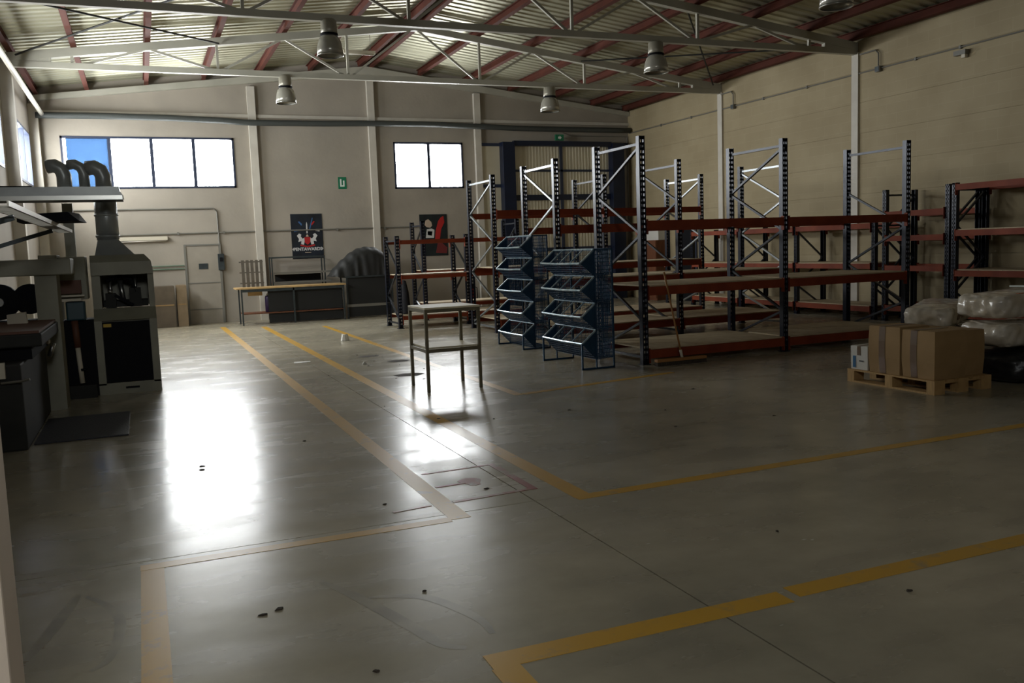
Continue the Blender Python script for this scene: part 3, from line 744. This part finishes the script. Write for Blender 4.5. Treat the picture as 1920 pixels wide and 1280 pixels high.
# cartons left of the door
for nm, lb, b, m in (('fibre_board_box', 'dark brown upright box left of the back door', (.18, .72, 23.2, 23.7, 0, 1.0), 'fibre'), ('tall_carton', 'tall plain carton between the dark box and the back door', (.76, 1.0, 23.25, 23.65, 0, 1.01), 'old_card')):
    c = thing(nm, lb, 'box', (b[0], b[2], 0))
    w, d, h = b[1] - b[0], b[3] - b[2], b[5]
    MB().box(0, w, 0, d, 0, h).build('box_body', M[m], c, bevel=.008)
    MB().box(.03, w - .03, -.006, 0, h * .53, h * .56).build('batten', M['card'], c); MB().box(.01, w - .01, .01, d - .01, h, h + .01).build('lid', M[m], c)
# fire extinguisher
c = thing('fire_extinguisher', 'dark red fire extinguisher with a hose behind the farthest tall rack', 'extinguisher', (8.6, 23.6, 0))
MB().lathe([(0, 0), (.09, 0), (.09, .42), (.07, .5), (.03, .54), (.03, .58), (0, .58)], n=16).build('cylinder', M['red_dark'], c)
MB().box(-.02, .02, -.06, .03, .58, .63).build('valve', M['black'], c); MB().tube([(.02, -.03, .6), (.12, -.03, .55), (.13, -.03, .3), (.1, -.02, .15)], .012, 6).build('hose', M['black'], c)

# right wall far corner
c = thing('wooden_cabinet', 'brown wooden cabinet by the right wall near the far corner', 'cabinet', (13.45, 21.7, 0))
MB().box(.02, .45, 0, .92, 0, 1.70).build('carcass', M['wood_brown'], c)
for y in (.01, .465): 
    o = MB().box(0, .02, y, y + .445, .06, 1.68).build('cabinet_door', M['wood_brown'], c); MB().box(-.02, 0, .40 if y < .1 else .5, .42 if y < .1 else .52, .85, 1.0).build('handle', M['steel'], o)
tag(MB().box(13.55, 13.85, 21.72, 22.6, 1.701, 2.02).build('white_board_box', M['white_card'], bevel=.01), 'white carton lying on the brown wooden cabinet', 'box')
d3 = struct('door_3', 'dark open doorway in the right wall at the far end', (XR, 20.4, 0))
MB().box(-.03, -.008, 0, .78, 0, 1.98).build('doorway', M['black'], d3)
MB().box(-.05, -.008, -.07, 0, 0, 2.05).box(-.05, -.008, .78, .85, 0, 2.05).box(-.05, -.008, 0, .78, 1.98, 2.05).build('door_frame', M['blue_frame'], d3)

# ------------------------------------------------------------------ wall services
hs = [(-2.0, 5.10), (-.6, 5.11), (.7, 5.10), (1.8, 5.07), (2.9, 5.02), (4.4, 5.03), (6.0, 5.06), (7.4, 5.07), (8.8, 5.04), (10.5, 5.0), (12.2, 5.0), (13.85, 5.0)]
pts = []
for (x0, z0), (x1, z1) in zip(hs, hs[1:]):
    for k in range(4):
        f = k / 4; s = f * f * (3 - 2 * f); pts.append((x0 + (x1 - x0) * f, YB - .22, z0 + (z1 - z0) * s))
pts.append((13.85, YB - .22, 5.0))
tag(MB().tube(pts, .075, 10).build('flexible_duct', M['hose']), 'long dark flexible duct sagging along the back wall', 'duct')
tag(MB().tube([(-1.86, YB - .34, 5.12), (-1.86, 2.0, 5.16)], .05, 10).build('pipe', M['tray']), 'pale straight pipe running along the top of the left wall', 'pipe')
def cond(name, label, pts, r, m, clips=()):
    o = thing(name, label, 'conduit', (0, 0, 0)); MB().tube(pts, r, 6).build('tube', M[m], o)
    for b in clips: MB().box(*b).build('clip', M['conduit'], o)
    return o
cond('wall_conduit', 'long thin conduit across the back wall at head height', [(-.5, YB - .03, 2.28), (7.15, YB - .03, 2.31)], .02, 'conduit', [(x, x + .05, YB - .06, YB, 2.255, 2.325) for x in (.9, 2.0, 4.9, 6.2)])
cond('wall_conduit', 'conduit running level then dropping beside the back door', [(-1.5, YB - .03, 2.90), (1.80, YB - .03, 2.90), (1.88, YB - .03, 2.82), (1.90, YB - .03, 1.76)], .02, 'conduit')
cond('wall_conduit', 'upper of two green conduits left of the back door', [(-1.0, YB - .03, 1.49), (1.02, YB - .03, 1.49)], .016, 'green_conduit')
cond('wall_conduit', 'lower of two green conduits left of the back door', [(-1.0, YB - .03, 1.41), (1.02, YB - .03, 1.41)], .016, 'green_conduit')
c = thing('switch_box', 'small dark switch box at the right edge of the back door', 'switch', (1.83, YB - .1, 1.34)); MB().box(0, .15, 0, .1, 0, .41).build('housing', M['bench_steel'], c, bevel=.006); MB().box(.04, .11, -.02, 0, .22, .32).build('switch', M['black'], c)
cond('wall_conduit', 'thin grey conduit along the upper right block wall', [(XR - .03, YB - .1, 4.93), (XR - .03, 2.0, 4.93)], .014, 'conduit', [(XR - .05, XR - .008, y, y + .04, 4.90, 4.96) for y in (22, 20.5, 17.5, 16, 13, 12)])
for y, n in ((18.65, 'beside the far white column'), (13.93, 'beside the nearer white column')):
    cond('conduit_drop', f'short hooked conduit drop on the right wall {n}', [(XR - .05, y + .5, 5.30), (XR - .05, y + .08, 5.30), (XR - .05, y, 5.22), (XR - .05, y, 4.95)], .016, 'conduit')
    b = thing('junction_box', f'small grey junction box on the right wall {n}', 'junction box', (XR - .09, y - .06, 4.86)); MB().box(0, .08, 0, .12, 0, .11).build('housing', M['conduit'], b, bevel=.006); MB().box(-.006, 0, .01, .11, .01, .10).build('lid', M['bench_steel'], b)
b = thing('wall_light', 'small bracket fitting on the upper right wall near the edge of the view', 'fitting', (XR - .11, 11.85, 4.72)); MB().box(0, .10, 0, .25, .06, .14).build('bracket', M['conduit'], b); MB().box(.02, .09, .02, .1, 0, .06).build('holder', M['ivory'], b)
cond('wall_conduit', 'thin conduit dropping down the far right corner of the back wall', [(13.86, YB - .03, 4.82), (13.86, YB - .03, .3)], .016, 'conduit')
cond('wall_conduit', 'thin conduit running level over the blue doorway', [(11.7, YB - .03, 4.93), (11.95, YB - .03, 4.84), (13.86, YB - .03, 4.84)], .012, 'conduit')
b = thing('tube_light', 'white tube light fixed low on the back wall above the oven', 'light', (-.53, YB - .09, 2.10)); MB().box(0, 1.2, 0, .085, .04, .13).build('housing', M['ivory'], b); MB().tube([(.03, .03, .02), (1.17, .03, .02)], .016, 8).build('tube', M['tube'], b)
b = thing('tube_light', 'white tube light hung under the roof beside the ridge', 'light', (4.35, 19.45, 5.90)); MB().box(0, .7, -.05, .05, .03, .09).build('housing', M['ivory'], b); MB().tube([(.02, 0, .015), (.68, 0, .015)], .016, 8).build('tube', M['tube'], b)
for x in (.1, .6): MB().tube([(x, 0, .09), (x, 0, .45)], .005, 5).build('hanger', M['conduit'], b)

# signs and posters
s = thing('emergency_sign', 'small green emergency sign on the back wall left of the small window', 'sign', (5.02, YB - .01, 3.36)); MB().box(0, .22, 0, .008, 0, .31).build('plate', M['green'], s)
MB().box(.05, .09, -.003, 0, .06, .26).build('symbol', M['sign_white'], s); MB().box(.09, .17, -.003, 0, .06, .10).box(.13, .17, -.003, 0, .10, .22).build('symbol', M['sign_white'], s)
s = thing('exit_sign', 'small green exit light above the blue doorway', 'sign', (11.33, YB - .32, 4.67)); MB().box(0, .26, 0, .06, 0, .17).build('housing', M['green'], s); MB().prism([(.08, .05), (.13, .05), (.13, .02), (.19, .08), (.13, .14), (.13, .11), (.08, .11)], -.004, 0, 'y').build('arrow', M['sign_white'], s)
MB().box(.1, .16, .06, .3, .06, .10).build('bracket', M['conduit'], s)
def text(body, size, loc, m, parent, name):
    cu = bpy.data.curves.new(name, 'FONT'); cu.body = body; cu.size = size; cu.align_x = 'CENTER'; cu.extrude = .001; cu.offset = .004
    o = bpy.data.objects.new(name, cu); COL.objects.link(o); dg = bpy.context.evaluated_depsgraph_get(); dg.update()
    me = bpy.data.meshes.new_from_object(o.evaluated_get(dg)); bpy.data.objects.remove(o); me.materials.clear(); me.materials.append(m)
    return put(name, me, parent, loc, (math.pi / 2, 0, 0))
pd = mat('poster_dark', (17, 20, 26), .45, c2=(28, 38, 50), scale=3); pwht = mat('poster_white', (206, 206, 204), .5); pred = mat('poster_red', (176, 36, 36), .5); pblue = mat('poster_blue', (60, 100, 150), .5); pskin = mat('poster_cream', (190, 170, 150), .5)
s = thing('heraldic_poster', 'dark poster with a white and red crest and lettering above the workbench', 'poster', (3.71, YB - .014, 1.55)); MB().box(0, .82, 0, .01, 0, 1.17).build('sheet', pd, s)
def shape(poly, m, parent, name, d=-.002): return MB().prism(poly, d, d + .0015, 'y').build(name, m, parent)
for sg in (-1, 1):
    c = .41
    lion = [(.10, .36), (.17, .38), (.16, .46), (.24, .44), (.22, .52), (.27, .60), (.21, .66), (.15, .63), (.17, .58), (.12, .52), (.08, .55), (.07, .47)]
    shape([(c + sg * a, z) for a, z in lion], pwht, s, 'lion_figure')
    shape([(c + sg * a, z) for a, z in ((.13, .86), (.17, .90), (.22, .96), (.19, .98), (.12, .91))], pred if sg > 0 else pblue, s, 'firework')
    shape([(c + sg * a, z) for a, z in ((.22, .72), (.33, .70), (.34, .75), (.26, .77))], pwht if sg > 0 else pblue, s, 'firework')
shape([(.33, .56), (.33, .43), (.41, .36), (.49, .43), (.49, .56)], pred, s, 'shield'); shape([(.37, .58), (.41, .64), (.45, .58), (.41, .57)], pskin, s, 'crown')
shape([(.39, .66), (.43, .66), (.425, .90), (.41, .96), (.395, .90)], pwht, s, 'spire'); shape([(.46, .74), (.49, .74), (.58, 1.06), (.56, 1.07)], pblue, s, 'light_ray')
shape([(.22, .33), (.41, .29), (.60, .33), (.60, .37), (.41, .33), (.22, .37)], pred, s, 'ribbon')
text('PENTAWARDS', .115, (.41, -.002, .21), pwht, s, 'poster_lettering'); text('+', .1, (.03, -.002, .215), pwht, s, 'poster_lettering'); text('+', .1, (.79, -.002, .215), pwht, s, 'poster_lettering')
shape([(.33, .15), (.49, .15), (.49, .165), (.33, .165)], pskin, s, 'small_print')
s = thing('portrait_poster', 'dark poster with a pale face and a red sweep behind the low rack', 'poster', (7.22, YB - .014, 1.49)); MB().box(0, .80, 0, .01, 0, 1.15).build('sheet', mat('poster_black', (24, 30, 34), .4, c2=(30, 44, 44), scale=4), s)
shape([(.14, .86), (.20, .80), (.30, .78), (.36, .84), (.34, .94), (.25, 1.02), (.17, .98)], pskin, s, 'pale_face'); shape([(.16, .50), (.40, .50), (.42, .72), (.34, .76), (.20, .74)], pwht, s, 'pale_shirt')
shape([(.22, .58), (.34, .56), (.36, .68), (.22, .69)], mat('poster_brown', (80, 60, 44), .5), s, 'dark_hand'); shape([(.42, .40), (.56, .40), (.62, .74), (.72, .92), (.70, 1.10), (.62, 1.06), (.54, .96), (.46, .70)], pred, s, 'red_sweep')
shape([(.44, .08), (.76, .06), (.78, .22), (.62, .36), (.50, .34)], mat('poster_maroon', (110, 40, 40), .5), s, 'red_cloth')

# ------------------------------------------------------------------ high-bay lamps
def make_lamp():
    parts = [('gear_box', MB().lathe([(0, .56), (.10, .56), (.125, .53), (.13, .40), (.132, .35), (.11, .33), (0, .33)], n=20).mesh('gear_box', M['lamp_metal'])),
             ('collar_ring', MB().lathe([(.10, .305), (.14, .305), (.14, .335), (.10, .335)], n=20).mesh('collar_ring', M['black'])),
             ('bell_reflector', MB().lathe([(.12, .305), (.165, .255), (.19, .18), (.203, .09), (.208, .0), (.200, .0), (.195, .09), (.18, .18), (.15, .25), (.0, .285)], n=24).mesh('bell_reflector', M['lamp_glass'])),
             ('rim', MB().lathe([(.196, .01), (.212, .01), (.212, -.012), (.196, -.012)], n=24).mesh('rim', M['steel'])),
             ('hanger', MB().box(-.02, .02, -.02, .02, .57, .62).mesh('hanger', M['truss']))]
    return parts
LP = make_lamp(); ln = {19.22: 'far truss', 14.57: 'truss crossing the top of the view', 9.92: 'truss just above the view', 5.27: 'truss overhead'}
for y in TR[:4]:
    for x, sd in ((3.05, 'left'), (9.11, 'right')):
        t = thing('high_bay_lamp', f'bell-shaped high-bay lamp under the {sd} half of the {ln[y]}', 'lamp', (x, y, 4.80 if x < 5 else 4.78), 0, 'high-bay lamps')
        for n, me in LP: put(n, me, t)
        if x > 5: t.scale = (1.08, 1.08, 1.0)

# ------------------------------------------------------------------ machines on the left
# oven-like cabinet
t = thing('curing_oven', 'grey cabinet machine with an open window bay and black lower panel', 'machine', (-.58, 12.05, 0))
w, d = .72, 1.0
MB().box(0, w, .03, d, 0, .12).box(0, .085, 0, d, .12, .92).box(w - .085, w, 0, d, .12, .92).box(.085, w - .085, .06, d, .12, .92).box(0, w, 0, .03, 0, .14).build('lower_cabinet', M['grey_machine'], t)
MB().box(.09, w - .09, .012, .06, .145, .90).build('black_panel', M['black'], t)
MB().box(.10, .19, .008, .012, .84, .88).build('warning_label', M['yellow_label'], t)
MB().box(.30, .46, -.004, 0, .06, .085).build('name_plate', M['black'], t)
MB().hexa([(0, 0, .92), (w, 0, .92), (w, .35, .92), (0, .35, .92), (0, .20, 1.06), (w, .20, 1.06), (w, .35, 1.06), (0, .35, 1.06)]).build('sloped_ledge', M['grey_machine'], t)
MB().box(.0, .10, .20, d, 1.06, 1.58).box(w - .07, w, .20, d, 1.06, 1.58).box(.10, w - .07, d - .04, d, 1.06, 1.58).build('window_jamb', M['grey_machine'], t)
MB().hexa([(0, .15, 1.48), (w, .15, 1.48), (w, d, 1.48), (0, d, 1.48), (0, .15, 1.64), (w - .015, .15, 1.64), (w - .015, d, 1.64), (0, d, 1.64)]).hexa([(0, .15, 1.6401), (w - .015, .15, 1.6401), (w - .015, d, 1.6401), (0, d, 1.6401), (0.0, .24, 1.73), (w - .09, .24, 1.73), (w - .09, d, 1.73), (0, d, 1.73)]).build('hood', M['grey_machine'], t)
mb = MB().box(.11, w - .08, .5, d - .05, 1.06, 1.14).box(.14, .26, .35, .6, 1.06, 1.24).box(.42, .56, .4, .6, 1.06, 1.30); mb.build('inner_works', M['dark_machine'], t)
MB().tube([(.16, .4, 1.40), (.3, .45, 1.46), (.45, .42, 1.42), (.5, .42, 1.25)], .022, 8).build('inner_hose', M['black'], t); MB().tube([(.2, .5, 1.1), (.2, .5, 1.45)], .02, 8).tube([(.5, .5, 1.1), (.5, .5, 1.48)], .02, 8).tube([(.35, .55, 1.1), (.32, .55, 1.4)], .03, 8).build('piston', M['steel'], t)
MB().bar((.25, .36, 1.22), (.46, .36, 1.08), .03, .04).build('lever', M['black'], t); MB().tube([(.17, .34, 1.27), (.23, .34, 1.27)], .03, 8).build('knob', M['steel'], t)
tr = MB().hexa([(.06, .3, 1.73), (.52, .3, 1.73), (.52, .95, 1.73), (.06, .95, 1.73), (.10, .5, 1.93), (.34, .5, 1.93), (.34, .75, 1.93), (.10, .75, 1.93)]).build('hood_cone', M['duct'], t)
# exhaust duct going up with elbows
t = thing('exhaust_duct', 'round metal exhaust duct rising from the grey cabinet to the overhead tray', 'duct', (-.36, 12.67, 1.93))
MB().tube([(0, 0, 0), (0, 0, .58)], .135, 16).build('riser', M['duct'], t)
for z in (.03, .30): MB().tube([(0, 0, z), (0, 0, z + .03)], .145, 16).build('band', M['duct'], t)
for nm, dx, dz, r in (('elbow', 0, .58, .12), ('elbow', -.22, .62, .08), ('elbow', -.45, .60, .11)):
    MB().tube([(dx, 0, dz), (dx, 0, dz + .22), (dx - .03, 0, dz + .30), (dx - .10, 0, dz + .34), (dx - .18, .02, dz + .33)], r * .8, 12).build(nm, M['duct'], t)
# overhead tray/hood
t = thing('extraction_canopy', 'long grey overhead canopy hung above the left machines', 'canopy', (-2.1, 11.7, 2.38))
MB().box(0, 1.93, 0, .8, .05, .155).build('canopy_body', M['duct'], t); MB().hexa([(1.93, 0, .05), (1.97, 0, .05), (1.97, .8, .05), (1.93, .8, .05), (1.93, .0, .155), (1.935, .0, .10), (1.935, .8, .10), (1.93, .8, .155)]).build('end_piece', M['duct'], t)
MB().box(0, 1.96, -.03, 0, .0, .05).build('front_rail', M['steel'], t); MB().box(0, 1.96, .0, .8, .02, .05).build('underside', M['dark_machine'], t)
MB().box(.2, 1.0, .1, .5, .155, .175).build('loose_cover', M['black'], t)
for y in (.1, .75): MB().bar((0, y, -.45), (.55, y, .02), .03, .04).build('bracket', M['grey_machine'], t)
# perforated cable tray
t = thing('cable_tray', 'white perforated cable tray running back above the left machine', 'cable tray', (-.78, 6.2, 2.0))
L_ = 5.5
MB().box(-.07, -.06, 0, L_, 0, .035).build('side_rail', M['tray'], t); MB().box(.06, .07, 0, L_, 0, .035).build('side_rail', M['tray'], t)
rg = MB().box(-.06, .06, 0, .035, 0, .006).mesh('rung', M['tray']); y = .02
while y < L_: put('rung', rg, t, (0, y, 0)); y += .14
for y in (1.0, 4.0): MB().bar((-1.37, y, -.42), (-.02, y, -.02), .03, .04).build('bracket', M['bench_steel'], t)
tag(MB().hexa([(-.30, 0, 0), (.22, .0, .0), (.26, .5, 0), (-.30, .5, 0), (-.30, .05, .07), (.12, .05, .09), (.2, .45, .09), (-.30, .45, .07)]).build('dark_cover', M['black'], None, (-.72, 9.35, 2.037)), 'black folded cover lying on the white cable tray', 'cover')
# post
t = thing('support_post', 'slim grey square post between the two left machines', 'post', (-.80, 12.62, 0)); MB().box(-.06, .06, -.045, .045, .012, 2.395).build('shaft', M['grey_machine'], t); MB().box(-.1, .1, -.1, .1, 0, .012).build('base_plate', M['grey_machine'], t)
# press machine
t = thing('press_machine', 'dark grey printing press with a worktable at the left edge', 'machine', (-1.9, 8.85, 0))
MB().box(0, .86, 0, 2.2, 0, .78).build('base', M['dark_machine'], t, bevel=.02)
MB().box(-.05, 1.02, .25, 2.0, .90, 1.02).build('worktable', M['dark_machine'], t, bevel=.015); MB().box(.02, .92, .35, 1.9, .781, .899).build('table_riser', M['black'], t)
MB().box(-.05, 1.0, .27, 1.98, 1.021, 1.045).build('table_edge', M['brown'], t)
MB().box(.80, 1.02, 2.3, 2.75, 0, 1.52).build('rear_column', M['grey_machine'], t); MB().box(.0, .08, 2.3, 2.75, 0, 1.52).build('rear_column', M['grey_machine'], t)
MB().box(.0, 1.18, 2.25, 2.8, 1.52, 1.70).build('top_beam', M['grey_machine'], t, bevel=.015)
MB().tube([(.42, 2.44, 1.24), (.42, 2.56, 1.24)], .20, 20).build('wheel', M['black'], t); MB().tube([(.42, 2.41, 1.24), (.42, 2.44, 1.24)], .05, 12).build('hub', M['steel'], t); MB().tube([(.72, 2.46, 1.26), (.72, 2.58, 1.26)], .17, 20).build('wheel', M['black'], t)
MB().box(.2, .79, 2.35, 2.65, 0, 1.03).build('drum_housing', M['dark_machine'], t)
MB().tube([(.70, -.02, .62), (.86, -.06, .63), (.93, -.08, .645)], .012, 6).build('handle', M['steel'], t); MB().box(.66, .74, -.05, 0, .66, .80).build('counter', M['ivory'], t)
MB().hexa([(.60, 1.5, 1.046), (.78, 1.5, 1.046), (.78, 1.6, 1.046), (.60, 1.6, 1.046), (.60, 1.5, 1.14), (.77, 1.5, 1.16), (.77, 1.6, 1.16), (.60, 1.6, 1.14)]).build('paper_stack', M['ivory'], t)
MB().box(.86, .94, 1.7, 1.9, .80, .899).build('clamp', M['ivory'], t); MB().tube([(.93, 1.8, .66), (.98, 1.8, .80)], .025, 8).build('clamp_arm', M['steel'], t)
# pad printer column between press and oven
t = thing('pad_printer', 'grey column machine with two pale strips and piston rods beside the oven', 'machine', (-1.12, 11.95, 0))
MB().box(0, .20, 0, .5, .0, 1.75).build('column', M['grey_machine'], t, bevel=.01); MB().box(.20, .50, .05, .5, 1.2, 1.72).build('head', M['grey_machine'], t, bevel=.01)
MB().box(.10, .44, -.06, .05, 1.28, 1.44).build('brown_panel', M['brown'], t); MB().box(.21, .47, -.08, -.061, 1.245, 1.265).build('pale_strip', M['ivory'], t); MB().box(.22, .43, -.08, -.061, 1.19, 1.22).build('pale_strip', M['ivory'], t)
for z in (1.55, 1.63): MB().tube([(.30, .045, z), (.30, .0, z)], .028, 10).build('push_button', M['ivory'], t)
MB().box(.25, .46, .0, .2, .95, 1.18).build('motor', M['teal'], t, bevel=.02)
MB().tube([(.36, .05, .18), (.34, .05, .62)], .03, 10).build('piston_rod', M['ivory'], t); MB().tube([(.38, .05, .33), (.38, .05, .36)], .04, 10).build('rod_collar', M['black'], t)
MB().box(.20, .54, .1, .5, 0, .95).build('lower_body', M['black'], t); MB().tube([(.34, .05, .62), (.33, .05, .95)], .04, 10).build('cylinder', M['brown'], t); MB().box(.22, .52, -.05, .1, 0, .16).build('foot', M['dark_machine'], t)
# mat
tag(MB().box(-.40, .40, -.70, .70, 0, .014).build('rubber_mat', M['rubber'], None, (-.62, 9.78, .001), bevel=.004), 'black rubber floor mat beside the left machine', 'mat')

# ------------------------------------------------------------------ scraps on the floor
rnd = random.Random(4)
def scrap(x, y, r, label, m, group, cat, flat=.004, name='floor_scrap'):
    mb = MB(); n = 7; ring = [(r * rnd.uniform(.5, 1.1) * math.cos(k * 2 * math.pi / n), r * rnd.uniform(.4, .9) * math.sin(k * 2 * math.pi / n)) for k in range(n)]
    for a, b in ring: mb.v.append((a, b, 0))
    for a, b in ring: mb.v.append((a * .7, b * .7, flat * rnd.uniform(.6, 1.5)))
    mb.v.append((0, 0, flat * 1.3)); c = 2 * n
    for k in range(n): k2 = (k + 1) % n; mb.f += [(k, k2, n + k2, n + k), (n + k, n + k2, c)]
    mb.f.append(tuple(range(n))[::-1])
    tag(mb.build(name, M[m], None, (x, y, .0018)), label, cat, group)
dark = [(3.15, 14.2), (3.35, 14.0), (3.45, 13.6), (3.2, 13.2), (3.0, 12.7), (3.4, 12.5), (3.55, 11.9), (2.2, 12.0), (2.3, 9.2), (3.3, 10.9), (2.6, 8.2), (1.2, 7.9), (.3, 7.2), (.35, 7.35), (1.4, 5.6), (2.1, 5.55), (3.05, 7.9), (3.9, 7.9), (4.6, 7.4), (4.3, 6.7), (5.3, 6.6), (.42, 4.1), (.47, 4.14), (1.2, 4.05), (.75, 3.35), (3.2, 3.9), (4.0, 2.85), (4.15, 3.0), (3.2, 2.95), (5.6, 8.3), (3.0, 11.2)]
for x, y in dark: scrap(x + rnd.uniform(-.05, .05), y + rnd.uniform(-.05, .05), rnd.uniform(.012, .03), 'tiny dark scrap lying on the concrete floor', 'leaf', 'dark floor scraps', 'scrap')
for x, y, l in ((3.25, 13.9, 'dark dirt patch on the floor left of the small table, upper'), (3.45, 13.0, 'dark dirt patch on the floor left of the small table, lower'), (3.2, 11.4, 'dark dirt patch on the floor behind the small table legs')):
    scrap(x, y, .22, l, 'leaf', None, 'dirt', .002, 'dirt_patch')
scrap(3.48, 16.7, .1, 'crumpled white paper on the floor before the low rack', 'paper', None, 'paper', .09, 'crumpled_paper')
scrap(2.95, 12.9, .035, 'small white crumb of paper on the bright floor', 'paper', None, 'paper', .03, 'paper_crumb')
tag(MB().prism([(-.13, -.10), (.13, -.05), (.14, .06), (-.10, .10)], 0, .004).build('paper_sheet', M['paper'], None, (2.18, 13.8, .001)), 'flat white sheet of paper on the floor between the yellow lines', 'paper')
